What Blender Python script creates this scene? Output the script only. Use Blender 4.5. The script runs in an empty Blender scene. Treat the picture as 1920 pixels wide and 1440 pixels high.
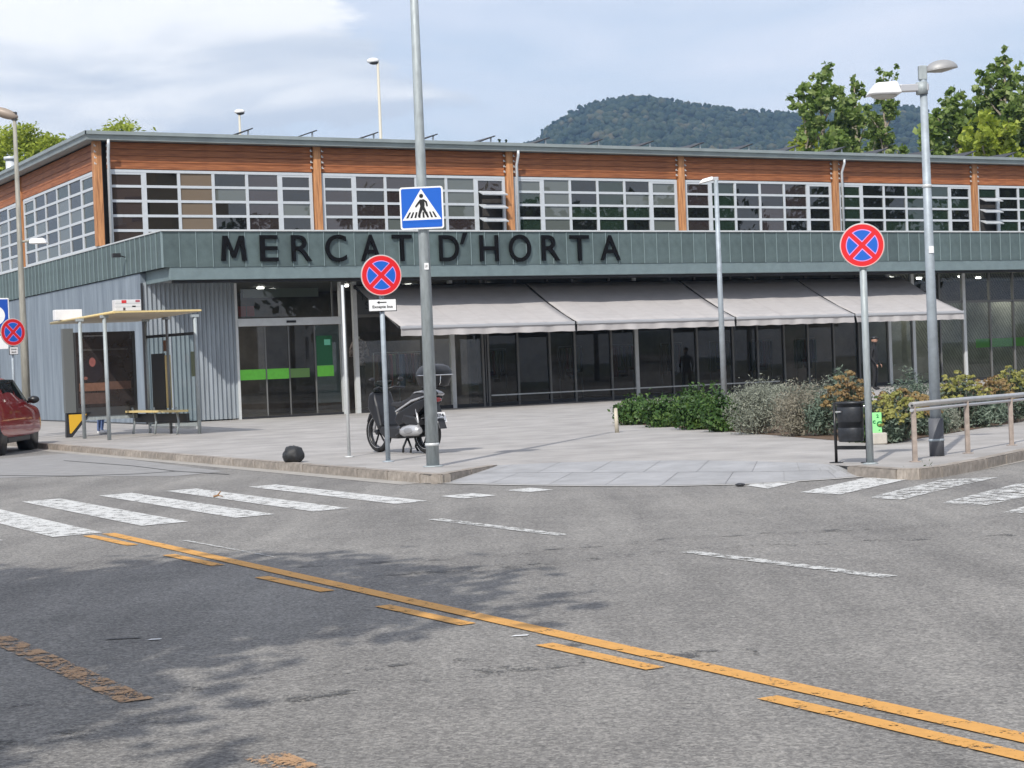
import bpy, bmesh, math, random
import numpy as np
from mathutils import Vector, Matrix, noise
random.seed(7); rng = np.random.default_rng(7)
R = math.radians
SC = bpy.context.scene
COL = SC.collection

# ---------------------------------------------------------------- camera
FPX = 3317.0; EYE = Vector((0, 0, 1.5)); ROLL = .04; PITCH = .01146
FWD = Vector((0, math.cos(PITCH), -math.sin(PITCH)))
R0 = Vector((1, 0, 0)); U0 = R0.cross(FWD)
CX = math.cos(ROLL)*R0 - math.sin(ROLL)*U0
CY = math.sin(ROLL)*R0 + math.cos(ROLL)*U0
cam = bpy.data.objects.new('camera', bpy.data.cameras.new('camera')); COL.objects.link(cam)
cam.matrix_world = Matrix(((CX.x, CY.x, -FWD.x, EYE.x), (CX.y, CY.y, -FWD.y, EYE.y), (CX.z, CY.z, -FWD.z, EYE.z), (0, 0, 0, 1)))
cam.data.sensor_width = 36; cam.data.lens = FPX/1920*36
cam.data.clip_start = .1; cam.data.clip_end = 8000
SC.camera = cam

# ---------------------------------------------------------------- sky, sun, exposure
SUN_AZ = (-.31, -.95); SUN_EL = 43.0
w = bpy.data.worlds.new('World'); SC.world = w; w.use_nodes = True
nt = w.node_tree; N = nt.nodes; L = nt.links; N.clear()
def nn(t, **k):
    n = N.new(t)
    for a, b in k.items(): setattr(n, a, b)
    return n
out = nn('ShaderNodeOutputWorld'); bg = nn('ShaderNodeBackground'); bg.inputs[1].default_value = .105
sky = nn('ShaderNodeTexSky', sky_type='NISHITA', sun_disc=False)
sky.sun_elevation = R(SUN_EL); sky.sun_rotation = math.atan2(SUN_AZ[0], SUN_AZ[1])
sky.air_density = 1.0; sky.dust_density = 1.2; sky.ozone_density = 1.3
tc = nn('ShaderNodeTexCoord'); sep = nn('ShaderNodeSeparateXYZ'); L.new(tc.outputs['Generated'], sep.inputs[0])
def math_(op, a, b=None, clamp=False):
    n = nn('ShaderNodeMath', operation=op); n.use_clamp = clamp
    for i, v in enumerate((a, b)):
        if v is None: continue
        if isinstance(v, (int, float)): n.inputs[i].default_value = v
        else: L.new(v, n.inputs[i])
    return n.outputs[0]
# cloud plane coordinates: direction divided by (height + .12) so clouds flatten toward the horizon
den = math_('ADD', math_('MAXIMUM', sep.outputs[2], 0.0), .16)
cxn = math_('DIVIDE', sep.outputs[0], den); cyn = math_('DIVIDE', sep.outputs[1], den)
comb = nn('ShaderNodeCombineXYZ'); L.new(cxn, comb.inputs[0]); L.new(cyn, comb.inputs[1])
nz = nn('ShaderNodeTexNoise'); nz.inputs['Scale'].default_value = 2.3; nz.inputs['Detail'].default_value = 9; nz.inputs['Roughness'].default_value = .56
mp = nn('ShaderNodeMapping'); L.new(comb.outputs[0], mp.inputs[0]); mp.inputs['Location'].default_value = (1.3, 2.2, 0); L.new(mp.outputs[0], nz.inputs['Vector'])
nz2 = nn('ShaderNodeTexNoise'); nz2.inputs['Scale'].default_value = 2.6; nz2.inputs['Detail'].default_value = 7; nz2.inputs['Distortion'].default_value = .4
mp2 = nn('ShaderNodeMapping'); L.new(comb.outputs[0], mp2.inputs[0]); mp2.inputs['Location'].default_value = (4.3, .2, 3); mp2.inputs['Scale'].default_value = (.7, 1, 1); L.new(mp2.outputs[0], nz2.inputs['Vector'])
# heavier cloud bank to the west (left of the view)
def lobe(dx, dy, dz, rad, sx=1, sz=1):
    d = Vector((dx, dy, dz)).normalized()
    a = math_('MULTIPLY', math_('SUBTRACT', sep.outputs[0], d.x), sx)
    b = math_('SUBTRACT', sep.outputs[1], d.y)
    c = math_('MULTIPLY', math_('SUBTRACT', sep.outputs[2], d.z), sz)
    s = math_('ADD', math_('ADD', math_('MULTIPLY', a, a), math_('MULTIPLY', b, b)), math_('MULTIPLY', c, c))
    return math_('SUBTRACT', 1.0, math_('DIVIDE', math_('SQRT', s), rad), clamp=True)
l1 = lobe(-.27, 1, .215, .24, 1, 1.1); l2 = lobe(-.085, 1, .150, .07, .8, 2.0); l3 = lobe(-.17, 1, .118, .055, .45, 3.0)
bias = math_('ADD', math_('ADD', math_('MULTIPLY', l1, 1.1), math_('MULTIPLY', l2, .42)), math_('MULTIPLY', l3, .6))
cov = math_('ADD', math_('MULTIPLY', math_('SUBTRACT', nz.outputs[0], .5), 2.0), bias)
mask = nn('ShaderNodeMapRange', interpolation_type='SMOOTHSTEP'); L.new(cov, mask.inputs[0])
mask.inputs[1].default_value = .28; mask.inputs[2].default_value = .46
thin = nn('ShaderNodeMapRange'); L.new(nz2.outputs[0], thin.inputs[0]); thin.inputs[1].default_value = .35; thin.inputs[2].default_value = .75; thin.inputs[3].default_value = .52; thin.inputs[4].default_value = .98
# pale veil everywhere (thin high cloud)
veil = nn('ShaderNodeMix', data_type='RGBA'); L.new(thin.outputs[0], veil.inputs[0]); L.new(sky.outputs[0], veil.inputs[6]); veil.inputs[7].default_value = (7.9, 8.1, 8.9, 1)
# cumulus colour: white tops, blue-grey bellies
shade = nn('ShaderNodeMapRange', interpolation_type='SMOOTHSTEP')
L.new(math_('ADD', math_('MULTIPLY', math_('SUBTRACT', nz2.outputs[0], .5), 1.3), math_('MULTIPLY', sep.outputs[2], 5.2)), shade.inputs[0])
shade.inputs[1].default_value = .62; shade.inputs[2].default_value = 1.02
ccol = nn('ShaderNodeMix', data_type='RGBA'); L.new(shade.outputs[0], ccol.inputs[0]); ccol.inputs[6].default_value = (5.8, 6.3, 7.1, 1); ccol.inputs[7].default_value = (9.3, 9.3, 9.35, 1)
fin = nn('ShaderNodeMix', data_type='RGBA'); L.new(mask.outputs[0], fin.inputs[0]); L.new(veil.outputs[2], fin.inputs[6]); L.new(ccol.outputs[2], fin.inputs[7])
L.new(fin.outputs[2], bg.inputs[0]); L.new(bg.outputs[0], out.inputs[0])

sun = bpy.data.objects.new('sun', bpy.data.lights.new('sun', 'SUN')); COL.objects.link(sun)
sun.data.energy = 3.35; sun.data.angle = R(.6); sun.data.color = (1, .955, .88)
h = math.hypot(*SUN_AZ); ce = math.cos(R(SUN_EL))
sdir = Vector((SUN_AZ[0]/h*ce, SUN_AZ[1]/h*ce, math.sin(R(SUN_EL))))
sun.rotation_euler = sdir.to_track_quat('Z', 'Y').to_euler(); sun.location = sdir*60
vs = SC.view_settings; vs.view_transform = 'Standard'; vs.look = 'None'; vs.gamma = 1; vs.exposure = 0.32; vs.use_curve_mapping = False
SC.display_settings.display_device = 'sRGB'
SC.cycles.max_bounces = 8; SC.cycles.transparent_max_bounces = 16; SC.cycles.volume_bounces = 0; SC.cycles.caustics_reflective = False; SC.cycles.caustics_refractive = False

# ---------------------------------------------------------------- geometry of the place
TH = R(29)                                   # heading of the market's long front
UV = Vector((math.cos(TH), math.sin(TH), 0)); VV = Vector((-math.sin(TH), math.cos(TH), 0))
OA = Vector((-10.96, 52.87, 0))              # foot of the market's lower corner
def W(u, v, z=0): return OA + UV*u + VV*v + Vector((0, 0, z))
def ray(x, y): return CX*(x-960) + CY*(720-y) + FWD*FPX
def G(x, y, z=.12):                          # measured spot on level ground
    d = ray(x, y); return EYE + d*((z-EYE.z)/d.z)
def DD(x, y, Y):                             # measured point at a known distance
    d = ray(x, y); return EYE + d*(Y/d.y)

# ---------------------------------------------------------------- materials
def mat(name, col, rough=.6, metal=0, nscale=None, namt=.15, bump=0, bscale=None, coat=0, spec=.5, isl=0, objr=0, stretch=None, col2=None, emis=None):
    m = bpy.data.materials.new(name); m.use_nodes = True
    t = m.node_tree; b = t.nodes['Principled BSDF']
    b.inputs['Roughness'].default_value = rough; b.inputs['Metallic'].default_value = metal
    b.inputs['Specular IOR Level'].default_value = spec; b.inputs['Coat Weight'].default_value = coat
    c4 = (*col, 1); b.inputs['Base Color'].default_value = c4
    if emis: b.inputs['Emission Color'].default_value = (*emis[0], 1); b.inputs['Emission Strength'].default_value = emis[1]
    cur = None
    def tex(scale, detail=6):
        c = t.nodes.new('ShaderNodeTexCoord'); s = c.outputs['Object']
        if stretch:
            mp = t.nodes.new('ShaderNodeMapping'); mp.inputs['Scale'].default_value = stretch; t.links.new(s, mp.inputs[0]); s = mp.outputs[0]
        n = t.nodes.new('ShaderNodeTexNoise'); n.inputs['Scale'].default_value = scale; n.inputs['Detail'].default_value = detail; n.inputs['Roughness'].default_value = .62
        t.links.new(s, n.inputs['Vector']); return n.outputs[0]
    if nscale:
        mx = t.nodes.new('ShaderNodeMix'); mx.data_type = 'RGBA'
        rp = t.nodes.new('ShaderNodeMapRange'); t.links.new(tex(nscale), rp.inputs[0]); rp.inputs[1].default_value = .3; rp.inputs[2].default_value = .7
        t.links.new(rp.outputs[0], mx.inputs[0])
        lo = tuple(max(0, c*(1-namt)) for c in col); hi = col2 or tuple(min(1, c*(1+namt)) for c in col)
        mx.inputs[6].default_value = (*lo, 1); mx.inputs[7].default_value = (*hi, 1); cur = mx.outputs[2]
    for src, amt in (('isl', isl), ('obj', objr)):
        if not amt: continue
        g = t.nodes.new('ShaderNodeNewGeometry' if src == 'isl' else 'ShaderNodeObjectInfo'); o = g.outputs['Random Per Island' if src == 'isl' else 'Random']
        rp = t.nodes.new('ShaderNodeMapRange'); t.links.new(o, rp.inputs[0]); rp.inputs[3].default_value = 1-amt; rp.inputs[4].default_value = 1+amt
        hs = t.nodes.new('ShaderNodeHueSaturation'); t.links.new(rp.outputs[0], hs.inputs['Value'])
        if cur: t.links.new(cur, hs.inputs['Color'])
        else: hs.inputs['Color'].default_value = c4
        cur = hs.outputs[0]
    if cur: t.links.new(cur, b.inputs['Base Color'])
    if bump:
        bp = t.nodes.new('ShaderNodeBump'); bp.inputs['Strength'].default_value = bump; bp.inputs['Distance'].default_value = .02
        t.links.new(tex(bscale or nscale or 20, 4), bp.inputs['Height']); t.links.new(bp.outputs[0], b.inputs['Normal'])
    return m
def glass(name, tint, refl=1.5, body=.0, bodycol=(.02, .02, .02), rough=.01):
    m = bpy.data.materials.new(name); m.use_nodes = True; t = m.node_tree; t.nodes.clear()
    o = t.nodes.new('ShaderNodeOutputMaterial'); fr = t.nodes.new('ShaderNodeFresnel'); fr.inputs[0].default_value = refl
    tr = t.nodes.new('ShaderNodeBsdfTransparent'); tr.inputs[0].default_value = (*tint, 1)
    df = t.nodes.new('ShaderNodeBsdfDiffuse'); df.inputs[0].default_value = (*bodycol, 1)
    gl = t.nodes.new('ShaderNodeBsdfGlossy'); gl.inputs['Roughness'].default_value = rough
    m1 = t.nodes.new('ShaderNodeMixShader'); m1.inputs[0].default_value = body; t.links.new(tr.outputs[0], m1.inputs[1]); t.links.new(df.outputs[0], m1.inputs[2])
    m2 = t.nodes.new('ShaderNodeMixShader'); t.links.new(fr.outputs[0], m2.inputs[0]); t.links.new(m1.outputs[0], m2.inputs[1]); t.links.new(gl.outputs[0], m2.inputs[2])
    t.links.new(m2.outputs[0], o.inputs[0]); return m
M = {}
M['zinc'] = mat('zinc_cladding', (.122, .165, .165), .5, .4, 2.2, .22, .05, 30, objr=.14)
M['zinc_pale'] = mat('zinc_lip', (.20, .26, .27), .5, .3, 3, .1)  # paler zinc for the canopy lip
M['trim'] = mat('pale_metal_trim', (.62, .64, .64), .45, .2, 5, .06)
M['alu'] = mat('aluminium', (.60, .63, .66), .4, .15, 6, .05)
M['roofm'] = mat('roof_metal', (.30, .34, .34), .5, .3, 1.5, .12)
M['wood'] = mat('laminated_timber', (.33, .095, .034), .6, 0, 3.4, .5, .15, 14, stretch=(.35, .35, 7), objr=.16, col2=(.50, .185, .07))
M['woodcol'] = mat('timber_column', (.50, .20, .08), .6, 0, 4.0, .45, .15, 14, stretch=(6, 6, .4), objr=.15, col2=(.68, .33, .14))
M['wall'] = mat('smooth_metal_wall', (.22, .27, .325), .5, .25, 1.3, .3, .06, 8, stretch=(2.0, 2.0, .22), col2=(.33, .385, .44))
M['corr'] = mat('corrugated_metal', (.31, .345, .375), .45, .35, 2, .2, stretch=(2, 2, .3))
M['dark'] = mat('dark_steel', (.035, .035, .038), .5, .3)
M['mull'] = mat('grey_mullion', (.17, .17, .165), .5, .3, objr=.2)
M['void'] = mat('dark_interior', (.05, .045, .042), .9, 0, 2, .3)
M['inwall'] = mat('interior_wall', (.10, .09, .085), .8, 0, .8, .7)
M['infloor'] = mat('interior_floor', (.10, .095, .09), .3)
M['green'] = mat('lime_green_band', (.16, .62, .06), .4, 0, 9, .08)
M['greend'] = mat('dark_green_notice', (.01, .11, .04), .5)
M['fabric'] = mat('awning_canvas', (.43, .41, .405), .8, 0, 2.2, .07, .08, 5, stretch=(1, 3, 1))
M['black'] = mat('black_paint', (.012, .012, .013), .35)
M['galv'] = mat('galvanised_steel', (.36, .40, .41), .55, .2, 9, .2, stretch=(3, 3, .6))
M['galvb'] = mat('blue_grey_post', (.36, .41, .45), .55, .2, 9, .15)
M['stone'] = mat('granite_kerb', (.30, .265, .23), .85, 0, 9, .32, .3, 60, objr=.14)
M['white'] = mat('white_paint', (.8, .8, .8), .4, 0, 8, .04)
M['red'] = mat('sign_red', (.66, .012, .018), .35)
M['blue'] = mat('sign_blue', (.008, .11, .52), .35)
M['pink'] = mat('sign_outline', (.62, .30, .70), .4)
M['orange'] = None
M['yellow'] = mat('yellow_metal', (.66, .52, .24), .45, 0, 6, .1)
M['cream'] = mat('cream_soffit', (.52, .45, .33), .6, 0, 3, .08)
M['rubber'] = mat('rubber', (.014, .014, .014), .75)
M['carred'] = mat('car_red', (.36, .010, .016), .28, .1, 40, .06, coat=1)
M['carglass'] = glass('car_glass', (.25, .28, .27), 1.6, .25, (.05, .07, .065))
M['chrome'] = mat('chrome', (.7, .7, .7), .15, 1)
M['silver'] = mat('silver_plastic', (.55, .55, .56), .3, .5)
M['plastic'] = mat('black_plastic', (.02, .02, .022), .38, 0, 30, .2)
M['lens'] = mat('lamp_lens', (.55, .53, .48), .25)
M['concrete'] = mat('pale_concrete', (.48, .45, .40), .9, 0, 9, .12, .15, 40)
M['soil'] = mat('dry_soil', (.13, .085, .055), .95, 0, 9, .4, .5, 40)
M['bark'] = mat('bark', (.27, .23, .18), .9, 0, 8, .35, .5, 30)
M['steel'] = mat('stainless_rail', (.55, .53, .50), .3, .7, 8, .1)
M['rust'] = mat('weathered_post', (.36, .30, .26), .6, .2, 12, .25)
GL = [glass('window_glass_dark', (.10, .10, .10), 2.1, .85, (.012, .013, .013)),
      glass('window_glass_blind', (.10, .10, .10), 2.0, .92, (.13, .145, .135)),
      glass('window_glass_mauve', (.10, .10, .10), 2.1, .9, (.045, .034, .034)),
      glass('window_glass_green', (.10, .10, .10), 2.1, .9, (.022, .038, .026)), glass('window_glass_tan_reflection', (.1, .1, .1), 1.8, .95, (.20, .155, .115))]  # last entry: reflection of a tan building painted into the pane colour
GL2 = [glass('shop_glass', (.78, .82, .80), 1.75), glass('shop_glass_smoked', (.42, .44, .44), 1.5, .08, (.02, .02, .02))]
def sharpname(n): return n

# ---------------------------------------------------------------- mesh helpers
class MB:
    def __init__(s): s.v = []; s.f = []; s.m = []; s.sm = []
    def add(s, vs, fs, mi=0, smooth=False):
        o = len(s.v); s.v += [tuple(v) for v in vs]; s.f += [tuple(i+o for i in f) for f in fs]; s.m += [mi]*len(fs); s.sm += [smooth]*len(fs); return s
    def box(s, x0, x1, y0, y1, z0, z1, mi=0, T=None):
        vs = [Vector((x, y, z)) for x in (x0, x1) for y in (y0, y1) for z in (z0, z1)]
        if T: vs = [T @ v for v in vs]
        return s.add(vs, [(0, 1, 3, 2), (4, 6, 7, 5), (0, 4, 5, 1), (2, 3, 7, 6), (0, 2, 6, 4), (1, 5, 7, 3)], mi)
    def tube(s, pts, rad, n=12, mi=0, cap=True, smooth=True, flat=None):
        pts = [Vector(p) for p in pts]; rs = rad if isinstance(rad, (list, tuple)) else [rad]*len(pts)
        vs = []; fs = []; a = None
        for i, p in enumerate(pts):
            d = (pts[min(i+1, len(pts)-1)] - pts[max(i-1, 0)]).normalized()
            if a is None: a = d.orthogonal().normalized()
            a = (a - d*a.dot(d)).normalized(); b = d.cross(a)
            for k in range(n):
                t = 2*math.pi*k/n; vs.append(p + (a*math.cos(t) + b*math.sin(t))*rs[i])
        for i in range(len(pts)-1):
            for k in range(n):
                k2 = (k+1) % n; fs.append((i*n+k, i*n+k2, (i+1)*n+k2, (i+1)*n+k))
        s.add(vs, fs, mi, smooth)
        if cap:
            o = len(s.v)-len(vs); s.f += [tuple(o+k for k in reversed(range(n))), tuple(o+(len(pts)-1)*n+k for k in range(n))]; s.m += [mi]*2; s.sm += [False]*2
        return s
    def lathe(s, prof, n=24, T=None, mi=0, smooth=True):
        vs = []; fs = []
        for r, z in prof:
            for k in range(n):
                t = 2*math.pi*k/n; v = Vector((r*math.cos(t), r*math.sin(t), z)); vs.append(T @ v if T else v)
        for i in range(len(prof)-1):
            for k in range(n):
                k2 = (k+1) % n; fs.append((i*n+k, i*n+k2, (i+1)*n+k2, (i+1)*n+k))
        return s.add(vs, fs, mi, smooth)
    def prism(s, poly, a, b, T=None, mi=0):
        # polygon given in (x, z); extruded along y from a to b
        n = len(poly); vs = [Vector((x, a, z)) for x, z in poly] + [Vector((x, b, z)) for x, z in poly]
        if T: vs = [T @ v for v in vs]
        fs = [tuple(range(n)), tuple(reversed(range(n, 2*n)))] + [(i, i+n, (i+1) % n+n, (i+1) % n) for i in range(n)]
        return s.add(vs, fs, mi)
    def ball(s, c, r, n=12, m=8, mi=0, T=None):
        c = Vector(c); rx, ry, rz = r if isinstance(r, (tuple, list)) else (r, r, r)
        vs = []; fs = []
        for i in range(m+1):
            ph = math.pi*i/m
            for k in range(n):
                t = 2*math.pi*k/n; v = c + Vector((rx*math.sin(ph)*math.cos(t), ry*math.sin(ph)*math.sin(t), rz*math.cos(ph))); vs.append(T @ v if T else v)
        for i in range(m):
            for k in range(n):
                k2 = (k+1) % n; fs.append((i*n+k, (i+1)*n+k, (i+1)*n+k2, i*n+k2))
        return s.add(vs, fs, mi, True)
    def mesh(s, name, mats):
        me = bpy.data.meshes.new(name); me.from_pydata(s.v, [], s.f)
        for m in (mats if isinstance(mats, (list, tuple)) else [mats]): me.materials.append(m)
        me.polygons.foreach_set('material_index', s.m); me.polygons.foreach_set('use_smooth', s.sm); me.update(); return me
    def build(s, name, mats, parent=None, bevel=0, seg=2, loc=None, rz=None, normals=True):
        me = s.mesh(name, mats)
        if normals:
            bm = bmesh.new(); bm.from_mesh(me); bmesh.ops.recalc_face_normals(bm, faces=bm.faces); bm.to_mesh(me); bm.free()
        o = bpy.data.objects.new(name, me); COL.objects.link(o); o.parent = parent
        if loc is not None: o.location = loc
        if rz is not None: o.rotation_euler.z = rz
        if bevel:
            b = o.modifiers.new('bevel', 'BEVEL'); b.width = bevel; b.segments = seg; b.limit_method = 'ANGLE'; b.angle_limit = R(35)
        return o
def inst(name, me, parent, loc=(0, 0, 0), rot=None, scale=None):
    o = bpy.data.objects.new(name, me); COL.objects.link(o); o.parent = parent; o.location = loc
    if rot: o.rotation_euler = rot
    if scale: o.scale = scale
    return o
def tag(o, label=None, cat=None, group=None, kind=None):
    if label: o['label'] = label
    if cat: o['category'] = cat
    if group: o['group'] = group
    if kind: o['kind'] = kind
    return o
def thing(name, label, cat, loc=(0, 0, 0), rz=0, group=None):
    o = bpy.data.objects.new(name, None); COL.objects.link(o); o.location = loc; o.rotation_euler.z = rz
    o.empty_display_size = .2
    return tag(o, label, cat, group)
def copy_tree(o, parent=None):
    c = o.copy(); COL.objects.link(c); c.parent = parent
    for ch in list(o.children): copy_tree(ch, c)
    return c
def text_mesh(s, wd, ht, depth, name, m, space=1.0, bold=0):
    cu = bpy.data.curves.new('t', 'FONT'); cu.body = s; cu.extrude = .02; cu.space_character = space; cu.offset = bold
    o = bpy.data.objects.new('t', cu); COL.objects.link(o); bpy.context.view_layer.update()
    me = bpy.data.meshes.new_from_object(o.evaluated_get(bpy.context.evaluated_depsgraph_get())); bpy.data.objects.remove(o); bpy.data.curves.remove(cu)
    co = np.zeros(len(me.vertices)*3); me.vertices.foreach_get('co', co); co = co.reshape(-1, 3)
    lo = co.min(0); hi = co.max(0); sc = (wd/(hi[0]-lo[0]) if wd else ht/(hi[1]-lo[1]), ht/(hi[1]-lo[1]))
    x = (co[:, 0]-lo[0])*sc[0]; z = (co[:, 1]-lo[1])*sc[1]; y = -(co[:, 2]-lo[2])/(hi[2]-lo[2])*depth
    me.vertices.foreach_set('co', np.stack([x, y, z], 1).ravel()); me.materials.clear(); me.materials.append(m); me.name = name; me.update()
    return me, x.max()
# ---------------------------------------------------------------- ground, road, pavement
def asphalt_nodes(t):
    # returns (colour socket, height socket)
    c = t.nodes.new('ShaderNodeTexCoord')
    def noise_(scale, det=4, rough=.6, st=None):
        n = t.nodes.new('ShaderNodeTexNoise'); n.inputs['Scale'].default_value = scale; n.inputs['Detail'].default_value = det; n.inputs['Roughness'].default_value = rough
        if st:
            m = t.nodes.new('ShaderNodeMapping'); m.vector_type = 'POINT'; m.inputs['Rotation'].default_value = (0, 0, -TH); m.inputs['Scale'].default_value = st
            t.links.new(c.outputs['Object'], m.inputs[0]); t.links.new(m.outputs[0], n.inputs['Vector'])
        else: t.links.new(c.outputs['Object'], n.inputs['Vector'])
        return n.outputs[0]
    vo = t.nodes.new('ShaderNodeTexVoronoi'); vo.inputs['Scale'].default_value = 78; t.links.new(c.outputs['Object'], vo.inputs['Vector'])
    vs = t.nodes.new('ShaderNodeSeparateColor'); t.links.new(vo.outputs['Color'], vs.inputs[0])
    big = noise_(.32, 6, .62); mid = noise_(3.0, 6, .7); fine = noise_(26, 4, .7); streak = noise_(.9, 5, .6, (1.6, .16, 1))
    def mth(op, a, b):
        n = t.nodes.new('ShaderNodeMath'); n.operation = op
        for i, v in enumerate((a, b)):
            if isinstance(v, (int, float)): n.inputs[i].default_value = v
            else: t.links.new(v, n.inputs[i])
        return n.outputs[0]
    s = mth('MULTIPLY', mth('SUBTRACT', vs.outputs[0], .5), .60)
    s = mth('ADD', s, mth('MULTIPLY', mth('SUBTRACT', fine, .5), 1.25))
    s = mth('ADD', s, mth('MULTIPLY', mth('SUBTRACT', mid, .5), .42))
    s = mth('ADD', s, mth('MULTIPLY', mth('SUBTRACT', big, .5), .7))
    s = mth('ADD', s, mth('MULTIPLY', mth('SUBTRACT', streak, .5), .85))
    s = mth('ADD', s, .5)
    cr = t.nodes.new('ShaderNodeValToRGB'); t.links.new(s, cr.inputs[0])
    e = cr.color_ramp.elements; e[0].position = 0.0; e[0].color = (.10, .096, .093, 1); e[1].position = 1.0; e[1].color = (.35, .335, .31, 1)
    x = e.new(.5); x.color = (.205, .197, .186, 1)
    return cr.outputs[0], mth('ADD', vo.outputs['Distance'], mth('MULTIPLY', fine, 1.2)), fine, mid
asph = bpy.data.materials.new('worn_asphalt'); asph.use_nodes = True; t = asph.node_tree; b = t.nodes['Principled BSDF']
colr, hgt, _, _ = asphalt_nodes(t); t.links.new(colr, b.inputs['Base Color']); b.inputs['Roughness'].default_value = .9; b.inputs['Specular IOR Level'].default_value = .25
bp = t.nodes.new('ShaderNodeBump'); bp.inputs['Strength'].default_value = .45; bp.inputs['Distance'].default_value = .006; t.links.new(hgt, bp.inputs['Height']); t.links.new(bp.outputs[0], b.inputs['Normal'])
M['asphalt'] = asph
def paint(name, col, wear, scale=7):
    m = bpy.data.materials.new(name); m.use_nodes = True; t = m.node_tree; b = t.nodes['Principled BSDF']
    b.inputs['Roughness'].default_value = .7
    c = t.nodes.new('ShaderNodeTexCoord')
    def nz_(s, d=5, r=.65):
        n = t.nodes.new('ShaderNodeTexNoise'); n.inputs['Scale'].default_value = s; n.inputs['Detail'].default_value = d; n.inputs['Roughness'].default_value = r; t.links.new(c.outputs['Object'], n.inputs['Vector']); return n.outputs[0]
    ad = t.nodes.new('ShaderNodeMath'); ad.operation = 'ADD'; mu = t.nodes.new('ShaderNodeMath'); mu.operation = 'MULTIPLY'; mu.inputs[1].default_value = .75
    t.links.new(nz_(55, 3, .7), mu.inputs[0]); t.links.new(nz_(scale), ad.inputs[0]); t.links.new(mu.outputs[0], ad.inputs[1])
    mr = t.nodes.new('ShaderNodeMapRange'); t.links.new(ad.outputs[0], mr.inputs[0]); mr.inputs[1].default_value = wear; mr.inputs[2].default_value = wear+.07
    mx = t.nodes.new('ShaderNodeMix'); mx.data_type = 'RGBA'; t.links.new(nz_(18), mx.inputs[0]); mx.inputs[6].default_value = (*[x*.72 for x in col], 1); mx.inputs[7].default_value = (*[min(1, x*1.15) for x in col], 1)
    t.links.new(mx.outputs[2], b.inputs['Base Color'])
    tr = t.nodes.new('ShaderNodeBsdfTransparent'); ms = t.nodes.new('ShaderNodeMixShader'); t.links.new(mr.outputs[0], ms.inputs[0]); t.links.new(tr.outputs[0], ms.inputs[1]); t.links.new(b.outputs[0], ms.inputs[2])
    t.links.new(ms.outputs[0], t.nodes['Material Output'].inputs[0]); return m
M['pw'] = paint('worn_white_road_paint', (.62, .62, .60), .755)
M['pw2'] = paint('very_worn_white_road_paint', (.62, .62, .60), .83)
M['pl'] = paint('thin_white_lane_paint', (.56, .56, .54), .82, 9)
M['po'] = paint('orange_road_paint', (.64, .325, .075), .695)
M['po2'] = paint('faded_orange_road_paint', (.44, .26, .13), .85)
def slabmat(name, col, sx, sy, joint, rot=0, namt=.1):
    m = mat(name, col, .85, 0, 1.1, namt, .12, 45); t = m.node_tree; b = t.nodes['Principled BSDF']
    src = b.inputs['Base Color'].links[0].from_socket
    c = t.nodes.new('ShaderNodeTexCoord'); mp = t.nodes.new('ShaderNodeMapping'); mp.inputs['Rotation'].default_value = (0, 0, rot); t.links.new(c.outputs['Object'], mp.inputs[0])
    br = t.nodes.new('ShaderNodeTexBrick'); br.inputs['Scale'].default_value = 1; br.inputs['Brick Width'].default_value = sx; br.inputs['Row Height'].default_value = sy; br.inputs['Mortar Size'].default_value = .006
    br.inputs['Color1'].default_value = (1, 1, 1, 1); br.inputs['Color2'].default_value = (.93, .93, .93, 1); br.inputs['Mortar'].default_value = (joint, joint, joint, 1); t.links.new(mp.outputs[0], br.inputs['Vector'])
    ml = t.nodes.new('ShaderNodeMix'); ml.data_type = 'RGBA'; ml.blend_type = 'MULTIPLY'; ml.inputs[0].default_value = 1; t.links.new(src, ml.inputs[6]); t.links.new(br.outputs[0], ml.inputs[7]); t.links.new(ml.outputs[2], b.inputs['Base Color'])
    return m
M['pave'] = slabmat('pavement_slabs', (.36, .342, .325), .6, .4, .76, -TH, .20)
M['ramp'] = mat('grey_granite_slab', (.325, .325, .33), .8, 0, 2.2, .16, .12, 60, objr=.03)

def sheet(name, pts, z, m, kind='structure', label=None):
    me = bpy.data.meshes.new(name); me.from_pydata([(p[0], p[1], z if len(p) < 3 or z is not None else p[2]) for p in pts], [], [tuple(range(len(pts)))])
    me.materials.append(m); bm = bmesh.new(); bm.from_mesh(me)
    bmesh.ops.triangulate(bm, faces=bm.faces); bmesh.ops.recalc_face_normals(bm, faces=bm.faces)
    for f in bm.faces:
        if f.normal.z < 0: f.normal_flip()
    bm.to_mesh(me); bm.free()
    o = bpy.data.objects.new(name, me); COL.objects.link(o); tag(o, label, kind=kind); return o
M['ground'] = mat('distant_ground', (.09, .10, .06), .95, 0, .02, .4)
sheet('ground', [(-3500, -3500), (3500, -3500), (3500, 3500), (-3500, 3500)], -.03, M['ground'])
sheet('road', [(-90, -60), (110, -60), (110, 70), (-90, 160)], 0, M['asphalt'])

B = [G(*p) for p in ((935, 872), (1050, 867), (1180, 864), (1300, 863), (1420, 865), (1520, 868), (1590, 874))]
FRN = [G(x, y, 0) for x, y in ((805, 905), (960, 909), (1100, 911), (1240, 911.5), (1400, 908), (1540, 899.5), (1650, 891))]
KL = [W(-6.0, 60), W(-6.0, -30.9)]
cor = [W(-5.98, -31.15), W(-5.9, -31.3)]
KRt = [G(*p) for p in ((1682, 880), (1725, 879.5), (1765, 875), (1800, 869), (1850, 860), (1920, 845))]
d = (KRt[-1]-KRt[-2]).normalized()
KRt += [KRt[-1]+d*6, KRt[-1]+d*14+Vector((1.5, 0, 0)), Vector((70, 55, 0))]
poly = KL + cor + B + KRt + [Vector((80, 140, 0)), W(-6.0, 90)]
pav = sheet('pavement', [(p.x, p.y) for p in poly], .12, M['pave'])
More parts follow.
